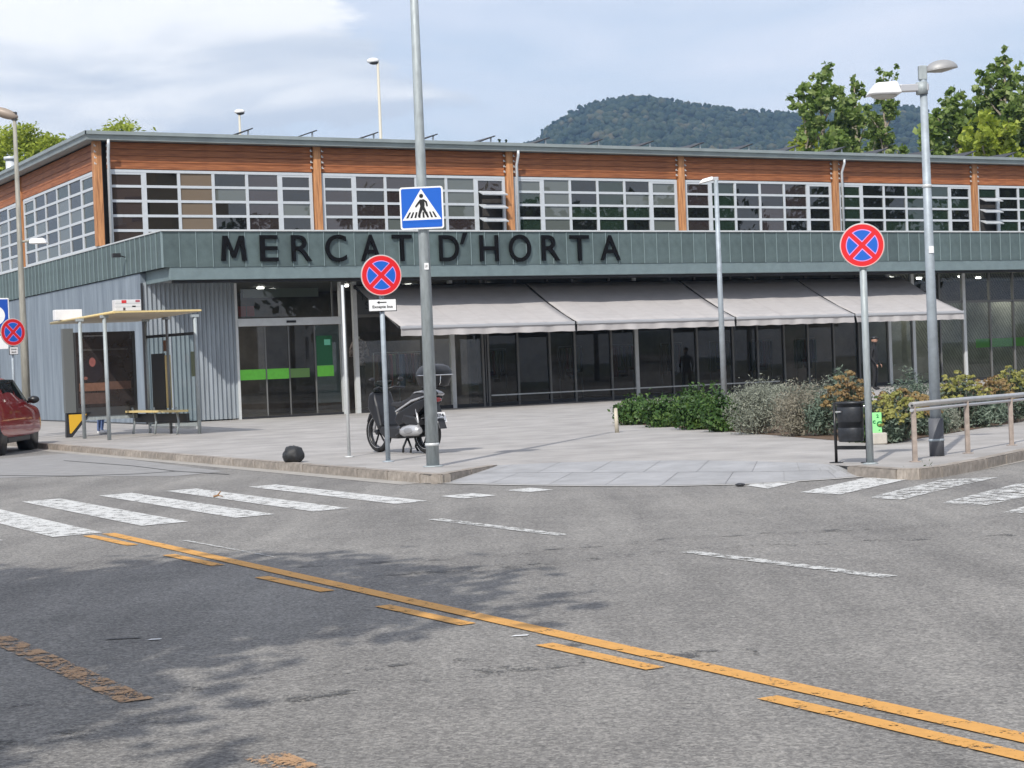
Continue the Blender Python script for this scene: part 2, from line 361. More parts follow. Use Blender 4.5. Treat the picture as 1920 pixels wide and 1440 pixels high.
# kerb stones along the two outer edges
ks = MB().box(0, .975, -.012, .16, -.05, .125); ksm = ks.mesh('kerb_stone', M['stone'])
bm = bmesh.new(); bm.from_mesh(ksm); bmesh.ops.bevel(bm, geom=[e for e in bm.edges if abs(e.verts[0].co.z-.125) < 1e-4 and abs(e.verts[1].co.z-.125) < 1e-4], offset=.014, segments=2, affect='EDGES'); bmesh.ops.recalc_face_normals(bm, faces=bm.faces); bm.to_mesh(ksm); bm.free()
def kerb_run(pts, first=0):
    # stones follow the polyline with the pavement on the left-hand side of travel
    pts = [Vector((p.x, p.y, 0)) for p in pts]; carry = 0
    for a, b_ in zip(pts[:-1], pts[1:]):
        Ls = (b_-a).length; n = max(1, round(Ls)); dirv = (b_-a)/Ls
        for i in range(n):
            p = a + dirv*(Ls*i/n)
            inst('kerb_stone', ksm, pav, (p.x, p.y, rng.uniform(-.002, .003)), (0, 0, math.atan2(dirv.y, dirv.x)+rng.normal(0, .004)), (Ls/n, 1, 1))
kerb_run([W(-6.0, 12), W(-6.0, -30.9)][0:2])
kerb_run([W(-6.0, -30.9), cor[1]]); kerb_run([cor[1], B[0]])
kerb_run([B[-1], KRt[0]]); kerb_run(KRt[:7])
# gutter strip: paler worn band at the foot of the kerb
M['gutter'] = mat('gutter_strip', (.34, .32, .29), .9, 0, 4, .2, .2, 50)
gut = sheet('gutter', [tuple(W(-6.32, 12))[:2], tuple(W(-6.015, 12))[:2], tuple(W(-6.015, -30.9))[:2], tuple(W(-6.32, -31.0))[:2]], .004, M['gutter'])
g2 = [G(x, y, 0) for x, y in ((1700, 893), (1765, 889), (1850, 876), (1920, 861))]
gut2 = sheet('gutter', [(p.x, p.y) for p in g2] + [(p.x+.02, p.y-.22) for p in reversed(g2)], .004, M['gutter'])

# sloping ramp of bluish slabs, every slab a piece
ramp = MB(); FZ = [Vector((p.x, p.y, .006)) for p in FRN]; BZ = [Vector((p.x, p.y, .118)) for p in B]
def pl(P_, s):
    s = max(0, min(.99999, s))*(len(P_)-1); i = int(s); return P_[i].lerp(P_[i+1], s-i)
bedm = MB()
for i in range(24):
    a, b_ = i/24, (i+1)/24
    bedm.add([pl(FZ, a)-Vector((0, 0, .004)), pl(FZ, b_)-Vector((0, 0, .004)), pl(BZ, b_)-Vector((0, 0, .004)), pl(BZ, a)-Vector((0, 0, .004))], [(0, 1, 2, 3)])
rampo = bedm.build('ramp', mat('ramp_joint', (.285, .285, .285), .95)); tag(rampo, kind='structure')
NS, NR = 8, 2
for r_ in range(NR):
    off = .33*(r_ % 2)
    for i in range(-1, NS):
        a = max(0, (i+off)/NS)+.0006; b_ = min(1, (i+1+off)/NS)-.0006
        if b_-a < .01: continue
        t0, t1 = r_/NR+.004, (r_+1)/NR-.004
        vs_ = []
        n = 6
        for tt in (t0, t1):
            for k in range(n+1):
                s_ = a+(b_-a)*k/n; vs_.append(pl(FZ, s_).lerp(pl(BZ, s_), tt)+Vector((0, 0, .003)))
        MB().add(vs_, [(k, k+1, n+2+k, n+1+k) for k in range(n)]).build('paving_slab', M['ramp'], rampo)
# flush border kerb at the foot of the ramp
edge = [pl(FZ, k/20) for k in range(21)]
eb = MB()
for a, b_ in zip(edge[:-1], edge[1:]):
    n_ = Vector(((b_-a).y, -(b_-a).x, 0)).normalized()*.13
    eb.add([a+n_+Vector((0, 0, .002)), b_+n_+Vector((0, 0, .002)), b_+Vector((0, 0, .002)), a+Vector((0, 0, .002))], [(0, 1, 2, 3)])
tag(eb.build('ramp_edge', mat('pale_edge_stone', (.42, .41, .39), .85, 0, 9, .15)), kind='structure')
# darker long slabs joints across the plaza (real slabs far too flat to tell apart)
def stripe(name, pts, m, z=.006, label=None, cat=None, group=None, kind=None):
    o = sheet(name, [(p[0], p[1]) for p in pts], z, m, kind=kind or 'structure'); return o
mk = thing('left_crossing', 'zebra crossing of long worn white bars left of the ramp corner', 'zebra crossing', W(-9, -31.5, 0), 0, None)
def local(o, pts): return [(p[0]-o.location.x, p[1]-o.location.y) for p in pts]
def bar(name, root, pts, m, z=.006):
    n = len(pts); q = [(p[0]-root.location.x, p[1]-root.location.y, z) for p in pts]
    me = bpy.data.meshes.new(name); me.from_pydata(q, [], [tuple(range(n))]); me.materials.append(m); bm = bmesh.new(); bm.from_mesh(me)
    for f in bm.faces:
        if f.normal.z < 0: f.normal_flip()
    bm.to_mesh(me); bm.free(); return inst(name, me, root)
for a, b_, v0, v1 in ((-13.6, -13.1, -34.4, -29.0), (-12.65, -12.15, -34.4, -29.0), (-11.7, -11.2, -34.45, -29.0), (-10.68, -10.17, -34.0, -28.9), (-9.66, -9.2, -33.95, -28.8), (-8.78, -8.34, -33.95, -28.85), (-7.76, -7.34, -33.85, -29.2), (-6.92, -6.46, -33.85, -33.2), (-6.0, -5.62, -33.7, -33.1)):
    bar('stripe', mk, [W(a, v0), W(b_, v0+.05), W(b_, v1), W(a, v1-.08)], M['pw'])
mk2 = thing('right_crossing', 'zebra crossing of short slanting worn white bars by the right kerb', 'zebra crossing', G(1650, 915, 0))
for i, q in enumerate(([(1400, 911), (1420, 905), (1510, 901), (1440, 917)], [(1500, 924), (1620, 897), (1740, 892), (1690, 902), (1575, 928)], [(1625, 934), (1770, 899), (1872, 896), (1800, 911), (1690, 938)], [(1765, 944), (1905, 908), (2010, 904), (1960, 925), (1850, 948)], [(1880, 962), (2010, 925), (2100, 925), (1990, 965)])):
    bar('stripe', mk2, [G(x, y, 0) for x, y in q], M['pw'] if i < 2 else M['pw2'])
mk3 = thing('lane_line', 'orange solid line with a dashed line beside it', 'road marking', W(-11.2, -38, 0))
mk3['label'] = 'long orange road line with short orange dashes alongside'
bar('solid_line', mk3, [W(-11.25, -34.55), W(-11.12, -34.55), W(-11.08, -48.5), W(-11.21, -48.5)], M['po'])
for v, v1 in ((-34.6, -35.95), (-37.07, -38.22), (-39.24, -40.41), (-41.36, -42.47), (-43.4, -44.42), (-45.34, -47.6)):
    bar('dash', mk3, [W(-11.45, v), W(-11.34, v), W(-11.31, v1), W(-11.42, v1)], M['po'])
mk4 = thing('lane_dashes', 'thin white lane dashes across the open junction', 'road marking', W(-8.3, -39, 0))
for v0, v1 in ((-35.95, -38.4), (-40.3, -42.6), (-44.5, -46.8), (-31.5, -29.2)):
    if v0 > -32: continue
    bar('dash', mk4, [W(-8.40, v0), W(-8.26, v0), W(-8.24, v1), W(-8.38, v1)], M['pl'])
bar('thin_line', mk4, [G(340, 1014, 0), G(352, 1014, 0), G(518, 1045, 0), G(510, 1045, 0)], M['pl'])
mk5 = thing('faded_marking', 'faded orange road line broken in two at the lower left', 'road marking', W(-13.7, -43, 0))
bar('dash', mk5, [W(-13.78, -40.8), W(-13.62, -40.8), W(-13.56, -43.5), W(-13.72, -43.5)], M['po2'])
bar('dash', mk5, [W(-13.68, -45.0), W(-13.50, -45.0), W(-13.45, -46.3), W(-13.63, -46.3)], M['po2'])
# old tyre marks swinging through the junction, and fine cracks
M['tyre'] = paint('tyre_marks', (.10, .098, .095), .955, 4.0)
tm = MB()
def ribbon(mb, pts, wd_, z):
    P_ = []
    for a, b_ in zip(pts[:-1], pts[1:]):
        for k in range(6): P_.append(a.lerp(b_, k/6))
    P_.append(pts[-1]); q = []
    for i, p_ in enumerate(P_):
        d_ = (P_[min(i+1, len(P_)-1)]-P_[max(i-1, 0)]).normalized(); n_ = Vector((-d_.y, d_.x, 0)); k = wd_*(1+.35*noise.noise(p_*1.3)); q += [(p_.x+n_.x*k, p_.y+n_.y*k, z), (p_.x-n_.x*k, p_.y-n_.y*k, z)]
    mb.add(q, [(2*i, 2*i+1, 2*i+3, 2*i+2) for i in range(len(P_)-1)])
for q, k in (([(-60, 1405), (260, 1360), (620, 1300), (900, 1262), (1180, 1232), (1420, 1222)], .10), ([(-60, 1330), (200, 1310), (520, 1272), (860, 1238), (1120, 1205)], .07), ([(560, 1062), (900, 1045), (1300, 1008), (1760, 985)], .10), ([(520, 1085), (900, 1070), (1300, 1030), (1900, 1003)], .09)):
    ribbon(tm, [G(x, y, 0) for x, y in q], k, .0035)
tag(tm.build('tyre_marks', M['tyre']), kind='structure')
# newer darker asphalt patch and tar seams on the left street
M['patch'] = mat('smoother_asphalt', (.26, .255, .25), .9, 0, 2.5, .12, .25, 70)
sheet('road_patch', [tuple(p)[:2] for p in (G(-20, 862, 0), G(140, 849, 0), G(420, 884, 0), G(330, 893, 0), G(120, 893, 0), G(-20, 897, 0))], .003, M['patch'])
M['tar'] = mat('tar_seam', (.05, .05, .05), .8)
seam = MB()
for q in ([(0, 892), (130, 893), (260, 889), (330, 884)], [(120, 864), (250, 874), (330, 884), (430, 890)]):
    p = [G(x, y, 0) for x, y in q]
    for a, b_ in zip(p[:-1], p[1:]):
        seam.add([a+Vector((0, -.05, .007)), b_+Vector((0, -.05, .007)), b_+Vector((0, .03, .007)), a+Vector((0, .03, .007))], [(0, 1, 2, 3)])
tag(seam.build('road_seam', M['tar']), kind='structure')
# ---------------------------------------------------------------- the market hall
BL = thing('market_hall', 'long market hall with orange timber upper storey and green-grey metal canopy', 'building', OA, TH)
def bx(name, m, *a, bevel=0, parent=BL, **k): return MB().box(*a).build(name, m, parent, bevel=bevel, **k)
UE, VE, BAY, LB = 52.15, 34.7, 7.45, 10.2
ZR0, ZR1 = 9.12, 9.37
# cores behind the skin
core = MB().box(.25, UE, 4.28, VE, 5.45, 9.1); core.build('upper_core', M['void'], BL)
# canopy deck between the fascia and the upper storey
bx('canopy_deck', M['roofm'], .12, UE, -2.2, 4.2, 5.30, 5.45)
bx('soffit', mat('soffit_panel', (.30, .31, .31), .6, .1, 3, .1), .22, UE, -2.12, 6.9, 4.34, 4.42)
# lower walls
bx('left_wall', M['wall'], 0, .2, .02, VE, .02, 4.64)
bx('wall_footing', M['dark'], -.012, .1, -.01, VE, .0, .155)
n = 21*8; prof = []
cw = MB(); x0, x1 = .0, 2.92; vs_ = []
for i in range(n+1):
    x = x0+(x1-x0)*i/n; y = -.028*math.cos(2*math.pi*i/8); vs_ += [(x, y-.03, .16), (x, y-.03, 4.36)]
cw.add(vs_, [(2*i, 2*i+2, 2*i+3, 2*i+1) for i in range(n)], 0, True); cw.build('corrugated_wall', M['corr'], BL)
bx('corner_flashing', M['dark'], -.02, .03, -.075, -.01, .1, 4.34)
# white lip under the fascia
bx('canopy_lip', M['zinc_pale'], .16, UE, -2.28, -2.13, 4.30, 4.668, bevel=.01)
bx('canopy_lip', M['zinc_pale'], .16, .30, -2.12, .0, 4.30, 4.668)
bx('lip_gutter', M['dark'], .34, UE, -2.1, -1.86, 4.22, 4.335)
bx('light_track', M['mull'], .5, UE, -1.7, -1.6, 4.26, 4.335)
# fascia panels with standing seams
pm = MB().box(0, .485, 0, .04, 4.665, 5.70).box(.485, .5, -.028, .035, 4.66, 5.70, 1)
pme = pm.mesh('fascia_panel', [M['zinc'], mat('seam_edge', (.25, .32, .33), .5, .2)])
for i in range(int(UE/.5)): inst('fascia_panel', pme, BL, (i*.5-.02, -2.3+rng.uniform(-.004, .004), 0), (0, 0, rng.normal(0, .004)))
for i in range(52): inst('fascia_panel', pme, BL, (-.05+rng.uniform(-.004, .004), -1.80+i*.5, 0), (0, 0, -math.pi/2+rng.normal(0, .004)))
bx('fascia_backing', M['dark'], 0, UE, -2.24, -2.2, 4.67, 5.69); bx('fascia_backing', M['dark'], 0.0, .1, -2.15, VE, 4.67, 5.69)
bx('fascia_cap', M['trim'], -.08, UE, -2.35, -2.1, 5.703, 5.745); bx('fascia_cap', M['trim'], -.08, .2, -2.095, VE, 5.703, 5.745)
# roof
bx('roof_deck', M['roofm'], -.15, UE, 3.9, VE, 9.22, 9.33)
gp = [(0, 0), (.30, 0), (.30, .25), (.27, .25), (.27, .20), (0, .17)]
gut_ = MB(); gut_.add([(-.42, 3.6, 9.10), (UE, 3.6, 9.10), (UE, 3.58, 9.24), (-.44, 3.58, 9.24), (-.46, 3.5, 9.26), (UE, 3.5, 9.26), (UE, 3.5, 9.37), (-.46, 3.5, 9.37), (-.3, 3.9, 9.37), (UE, 3.9, 9.37), (UE, 3.95, 9.10), (-.1, 3.95, 9.10)],
    [(0, 1, 2, 3), (3, 2, 5, 4), (4, 5, 6, 7), (7, 6, 9, 8), (1, 0, 11, 10)]).build('eaves_gutter', M['roofm'], BL)
gl2 = MB(); gl2.add([(-.42, 3.6, 9.10), (-.42, VE, 9.10), (-.44, VE, 9.24), (-.44, 3.58, 9.24), (-.50, 3.5, 9.26), (-.50, VE, 9.26), (-.50, VE, 9.37), (-.50, 3.5, 9.37), (-.1, 3.9, 9.37), (-.1, VE, 9.37), (-.05, VE, 9.10), (-.05, 3.95, 9.10)],
    [(0, 3, 2, 1), (3, 4, 5, 2), (4, 7, 6, 5), (7, 8, 9, 6), (1, 10, 11, 0)]).build('eaves_gutter', M['roofm'], BL)
# timber boards and columns
NB = 4; bh = (9.10-8.24)/NB
bms = {}
def board(Lb, parent, loc, rz):
    key = round(Lb, 2)
    if key not in bms:
        me = MB().box(0, Lb, 0, .09, .004, bh-.004).mesh('timber_board', M['wood'])
        bm = bmesh.new(); bm.from_mesh(me); bmesh.ops.bevel(bm, geom=bm.edges[:], offset=.006, segments=1, affect='EDGES'); bmesh.ops.recalc_face_normals(bm, faces=bm.faces); bm.to_mesh(me); bm.free(); bms[key] = me
    inst('timber_board', bms[key], parent, loc, (0, 0, rz))
colm = MB().box(-.13, .13, -.06, .2, 5.76, 9.11).build('timber_column', M['woodcol'], BL, bevel=.015, loc=(0, 4, 0)); first = True
for k in range(1, 8): c = colm.copy(); COL.objects.link(c); c.location = (BAY*k+.07, 3.97, 0)
for k in range(1, 4): c = colm.copy(); COL.objects.link(c); c.location = (0, 4+LB*k+.05, 0); c.rotation_euler.z = -math.pi/2
bx('column_edge', M['dark'], .135, .17, 4.02, 4.2, 5.46, 9.1)
# little bolt lugs beside each column
lug = MB()
for s in (-1, 1):
    for j in range(4): lug.box(s*.2-.035, s*.2+.035, -.05, .0, 8.36+j*.19, 8.385+j*.19).box(s*.2-.035, s*.2-.01, -.05, 0, 8.385+j*.19, 8.43+j*.19)
lme = lug.mesh('bolt_lugs', M['trim'])
for k in range(0, 8): inst('bolt_lugs', lme, BL, (BAY*k+.07 if k else .12, 3.98, 0))['kind'] = 'stuff'
# downpipes
for u in (.27, 15.17, 30.08, 45.0):
    MB().tube([(u, 3.62, 9.12), (u, 3.62, 8.95), (u+.05, 3.86, 8.62), (u+.05, 3.86, 5.47)], .05, 10).build('downpipe', M['alu'], BL)
# upper windows: a frame with sashes, and every pane a piece of its own
ROWS = 5; WZ0, WZ1 = 5.76, 8.22
def upper_window(Lw, T0, rz, open_cols=(), ncol=6, dark=None, tan_=False):
    f = MB(); fz = (WZ1-WZ0)
    f.box(0, .11, 0, .09, WZ0, WZ1); f.box(Lw-.11, Lw, 0, .09, WZ0, WZ1); f.box(.11, Lw-.11, 0, .09, WZ1-.09, WZ1); f.box(.11, Lw-.11, 0, .09, WZ0, WZ0+.07)
    cw_ = Lw/ncol
    for c in range(1, ncol):
        hw = .085 if c in (1, ncol-1) else .05
        f.box(c*cw_-hw, c*cw_+hw, .006, .084, WZ0+.07, WZ1-.09)
    for c in range(ncol):
        a = (.11 if c == 0 else c*cw_+(.085 if c in (1, ncol-1) else .05)); b_ = (Lw-.11 if c == ncol-1 else (c+1)*cw_-(.085 if c+1 in (1, ncol-1) else .05))
        if c in (0, ncol-1): f.box(a, b_, .01, .08, WZ1-.155, WZ1-.09)
        for r_ in range(1, ROWS):
            z = WZ0+r_*(fz-.09)/ROWS+.03
            if c in open_cols and r_ > 0: continue
            f.box(a, b_, .012, .078, z-.042, z+.042)
    fr = f.build('window', M['alu'], BL, loc=T0, rz=rz)
    for c in range(ncol):
        a = (.11 if c == 0 else c*cw_+(.085 if c in (1, ncol-1) else .05)); b_ = (Lw-.11 if c == ncol-1 else (c+1)*cw_-(.085 if c+1 in (1, ncol-1) else .05))
        cm = rng.integers(0, 4) if dark is None else dark[rng.integers(0, len(dark))]
        for r_ in range(ROWS):
            z0 = WZ0+.07 if r_ == 0 else WZ0+r_*(fz-.09)/ROWS+.03+.042
            z1 = (WZ1-.155 if c in (0, ncol-1) else WZ1-.09) if r_ == ROWS-1 else WZ0+(r_+1)*(fz-.09)/ROWS+.03-.042
            gm = GL[cm if dark is None or rng.random() < .62 else dark[rng.integers(0, len(dark))]]
            if tan_ and c == 2 and r_ > 0: gm = GL[4]  # tan reflection put into the colour of these panes
            op = c in open_cols and 0 < r_ < ROWS-1
            if op:
                me = MB().box(0, b_-a, -.02, .02, -(z1-z0), 0, 1).mesh('pane', [gm, M['alu']]); me.materials[0] = M['alu']
                inst('open_pane', me, fr, (a, -.02, z1+.03), (R(-68), 0, 0))
            else:
                me = MB().add([(0, 0, 0), (b_-a, 0, 0), (b_-a, 0, z1-z0), (0, 0, z1-z0)], [(0, 1, 2, 3)]).mesh('pane', gm)
                inst('pane', me, fr, (a, .045, z0), (rng.normal(0, .006), 0, rng.normal(0, .008)))
    return fr
for k in range(7):
    u0 = k*BAY+(.33 if k == 0 else .25); u1 = (k+1)*BAY-.10
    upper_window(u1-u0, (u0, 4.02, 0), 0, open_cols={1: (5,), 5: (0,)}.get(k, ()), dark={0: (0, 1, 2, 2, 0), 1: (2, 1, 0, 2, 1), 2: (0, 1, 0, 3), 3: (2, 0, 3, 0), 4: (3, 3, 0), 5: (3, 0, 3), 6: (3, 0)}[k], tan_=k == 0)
    for j in range(NB): board(u1-u0+.02, BL, (u0-.01, 4.03+rng.uniform(-.006, .006), 8.24+j*bh), 0)
for k in range(3):
    v0 = 4+k*LB+.55; v1 = 4+(k+1)*LB-.35
    upper_window(v1-v0, (.02, v1, 0), -math.pi/2, dark=(1, 1, 3, 0))
    for j in range(NB): board(v1-v0+.5, BL, (.03+rng.uniform(-.006, .006), v1+.25, 8.24+j*bh), -math.pi/2)
# flue on the roof
MB().tube([(1.2, 20.4, 9.3), (1.2, 20.4, 10.5)], .20, 16).tube([(1.2, 20.4, 10.5), (1.2, 20.4, 10.62)], .27, 16).build('roof_flue', M['alu'], BL)
# canopy corner flood lamp
fl = MB().tube([(-.1, 1.1, 5.2), (-.28, 1.1, 5.25)], .02, 6).box(-.5, -.26, 1.02, 1.2, 5.2, 5.32).build('flood_lamp', M['dark'], BL, bevel=.01)

# ---- ground storey glazing
MU = [6.92, 7.86, 9.25, 10.35, 11.46, 11.66, 12.78, 14.02, 15.0, 16.47, 17.5, 19.0, 20.05, 21.6, 22.7, 23.9, 25.0, 26.2, 27.4, 28.9, 30.1, 31.45, 32.7, 34.05, 35.3, 36.6, 37.9, 39.2, 40.5, 42, 43.5, 45, 46.5, 48, 49.5, 51, 52.1]
mul = MB().box(-.035, .035, -.05, .06, .12, 4.3).mesh('mullion', M['mull'])
mulw = MB().box(-.07, .07, -.06, .08, .12, 4.3).mesh('mullion', M['trim'])
for i, u in enumerate(MU): inst('mullion', mulw if i in (0, 3, 10, 19, 20, 22) else mul, BL, (u, 0, 0))
bx('sill_rail', M['trim'], 11.7, 23.6, -.10, -.052, .46, .50); bx('glazing_foot', M['dark'], 6.95, UE, -.045, .10, .10, .24)
bx('head_transom', M['mull'], 6.96, 52.1, -.04, .05, 3.16, 3.25)
for i, (a, b_) in enumerate(zip(MU[:-1], MU[1:])):
    if i == 4: continue
    gm = GL2[0 if (i < 4 or i > 18) else 1]
    for z0, z1 in ((.24, 3.16), (3.25, 4.3)):
        if i == 0 and z0 > 3: continue
        me = MB().add([(0, 0, 0), (b_-a-.07, 0, 0), (b_-a-.07, 0, z1-z0), (0, 0, z1-z0)], [(0, 1, 2, 3)]).mesh('glass_pane', gm)
        inst('glass_pane', me, BL, (a+.035, .01, z0), (rng.normal(0, .004), 0, rng.normal(0, .005)))
# green safety band on the glazing right of the awning
MB().box(33.3, 44, .02, .028, 1.40, 1.74).build('green_band', M['green'], BL)
# diagonal wire screen behind the glass at the right
wm = MB()
for i in range(120):
    u = 28.9+i*.14
    wm.add([(u, .25, 4.3), (u+.02, .25, 4.3), (u+2.82, .25, .3), (u+2.80, .25, .3)], [(0, 1, 2, 3)])
wmo = wm.build('wire_screen', M['black'], BL); tag(wmo, kind='stuff')
# entrance
E0, E1 = 2.98, 6.38
bx('door_head', M['trim'], E0, E1, -.12, .06, 2.97, 3.21, bevel=.01); bx('door_sensor', M['black'], 4.55, 4.86, -.15, -.122, 3.05, 3.12)
bx('door_jamb', M['trim'], E0-.08, E0-.002, -.08, .06, .12, 4.3); bx('door_jamb', M['trim'], E1, E1+.07, -.1, .06, .12, 4.3); bx('door_jamb', M['mull'], E1+.07, E1+.22, -.06, .06, .12, 4.3)
bx('name_board', mat('pale_board', (.40, .43, .40), .6), 3.25, 5.75, .10, .14, 3.86, 4.13)
for a, b_, z0, z1, g in ((E0, E1-.25, 3.25, 4.3, 0), (E0, 3.85, .2, 2.95, 0), (3.87, 4.62, .2, 2.95, 1), (4.64, 5.50, .2, 2.95, 1), (5.52, E1-.03, .2, 2.95, 0)):
    inst('glass_pane', MB().add([(0, 0, 0), (b_-a, 0, 0), (b_-a, 0, z1-z0), (0, 0, z1-z0)], [(0, 1, 2, 3)]).mesh('glass_pane', GL2[g]), BL, (a, 0, z0), (0, 0, rng.normal(0, .006)))
for u in (3.86, 4.63, 5.51): bx('door_stile', M['mull'], u-.02, u+.02, -.03, .02, .14, 2.97)
bx('door_stile', M['mull'], E1-.25, E1-.2, -.03, .02, 3.21, 4.3)
bx('door_threshold', M['dark'], E0, E1, -.08, .06, .10, .19)
bx('green_band', M['green'], E0+.01, 3.84, -.012, -.006, 1.32, 1.64); bx('green_band', M['green'], 3.88, 4.61, -.012, -.006, 1.32, 1.64)
bx('green_band', mat('dull_green_band', (.13, .26, .07), .5), 4.65, 5.3, -.012, -.006, 1.34, 1.62); bx('green_band', M['green'], 5.56, 6.12, -.012, -.006, 1.34, 1.68)
bx('side_panel', mat('pale_grey_panel', (.20, .24, .23), .5, 0, 5, .1), 5.53, E1-.03, .02, .05, .5, 2.95)
bx('notice_poster', M['greend'], 5.56, 6.10, -.010, -.004, 1.69, 2.62); bx('notice_sheet', mat('mint_sheet', (.18, .60, .40), .5), 5.83, 6.04, -.016, -.0105, 2.32, 2.50)
bx('door_sign', M['rubber'], 5.22, 5.30, -.03, -.022, 1.9, 2.6)
for u in (3.05, 3.32):
    bx('red_notice', mat('red_notice', (.33, .05, .05), .6), u, u+.24, .02, .03, 3.28, 3.6)
# dark sign board between door and shop
bx('sign_panel', mat('dark_grey_board', (.075, .078, .08), .5, 0, 3, .1), 6.98, 7.80, -.03, .0, 3.26, 4.3); bx('sign_panel_rail', M['mull'], 6.98, 7.80, -.06, .02, 3.16, 3.255)
for s, u, z, hh in (('S', 7.28, 3.42, .24), ('I', 7.18, 3.70, .22), ('o', 6.99, 3.98, .13)):
    me, wx = text_mesh(s, None, hh, .012, 'board_letter', M['black']); inst('board_letter', me, BL, (u, -.04, z))
# interior
bx('interior_floor', M['infloor'], .3, UE, .3, 7, .11, .125); bx('interior_wall', M['inwall'], .3, UE, 6.9, 7.05, .12, 4.34)
bx('interior_wall', M['inwall'], 2.7, 2.78, .2, 6.9, .12, 4.34); bx('interior_wall', M['inwall'], 11.0, 11.1, .2, 6.9, .12, 4.34); bx('interior_wall', M['inwall'], UE-.1, UE, .2, 6.9, .12, 4.34)
bx('pale_partition', mat('pale_partition', (.30, .31, .26), .8, 0, .9, .4), 29.5, 44, 2.6, 2.7, .13, 3.3)
M['lampe'] = mat('ceiling_lamp_glow', (.9, .9, .85), .5, emis=((1, .96, .88), 9))
for u, v in ((3.3, 2.5), (4.9, 2.9), (4.0, 4.6), (5.9, 4.4), (7.6, 2.2), (8.9, 3.3), (10.1, 2.6), (13.5, 3.2), (17.2, 3.4), (21.0, 3.3), (25.0, 3.4), (29.1, 3.2), (31.0, 2.2), (33.2, 3.0), (34.6, 2.1), (36.6, 3.2), (39.0, 2.6)):
    MB().lathe([(0, 0), (.10, 0), (.12, .05), (0, .05)], 14).build('ceiling_lamp', M['lampe'], BL, loc=(u, v, 4.26))
for u, v, e_ in ((4.2, 2.6, 80), (8.8, 2.8, 45), (15.5, 3, 9), (23, 3, 9), (32.5, 2.6, 130), (37.5, 2.6, 110)):
    ld = bpy.data.lights.new('ceiling_lamp_light', 'AREA'); ld.energy = e_; ld.size = 1.2; ld.color = (1, .95, .86); lo_ = bpy.data.objects.new('ceiling_lamp_light', ld); COL.objects.link(lo_); lo_.location = W(u, v, 4.2)
# dark doors of the glazed entrance under the awning (folded leaves)
for u in (11.47, 11.56, 11.63): bx('door_stile', M['mull'], u, u+.03, -.02, .4, .14, 3.16)

# ---- letters of the big sign
M['letterm'] = mat('letter_black', (.006, .006, .007), .8, spec=.1)
LT = [('M', 415, 463, 489, 442), ('E', 488, 522, 490, 441), ('R', 547, 585, 490, 441), ('C', 611, 650, 491, 440), ('A', 677, 715, 490, 440), ('T', 736, 773, 490, 440), ('D', 824, 861, 490, 441), ("'", 863, 877, 458, 440), ('H', 900, 935, 490, 441), ('O', 955, 996, 491, 440), ('R', 1016, 1050, 489, 441), ('T', 1069, 1105, 489, 441), ('A', 1126, 1163, 488, 441)]
SGN = thing('building_sign', 'dark lettering of the market name spread along the metal canopy', 'sign', W(0, -2.3, 0), TH)
PO = W(0, -2.34); PN = VV
def onface(x, y, v=-2.34):
    d = ray(x, y); q = EYE + d*((W(0, v)-EYE).dot(VV)/d.dot(VV)); return (q-OA).dot(UV), q.z
for ch, x0, x1, yb, yt in LT:
    ua, zb = onface(x0, yb); ub, _ = onface(x1, yb); _, zt = onface(x0, yt)
    if ch == "'":
        me = MB().prism([(0, 0), (.09, 0), (.26, .36), (.12, .36)], -.03, .02).mesh('letter', M['letterm'])
    elif ch == 'M':
        w_, h_ = ub-ua, zt-zb; me = MB().prism([(x_*w_, z_*h_) for x_, z_ in [(0, 0), (.09, 1), (.27, 1), (.5, .36), (.73, 1), (.91, 1), (1, 0), (.82, 0), (.765, .68), (.57, .12), (.43, .12), (.235, .68), (.18, 0)]], -.03, .02).mesh('letter', M['letterm'])
    else: me, _ = text_mesh(ch, ub-ua, zt-zb, .05, 'letter', M['letterm'], bold=.006)
    inst('letter', me, SGN, (ua, -.035, zb))

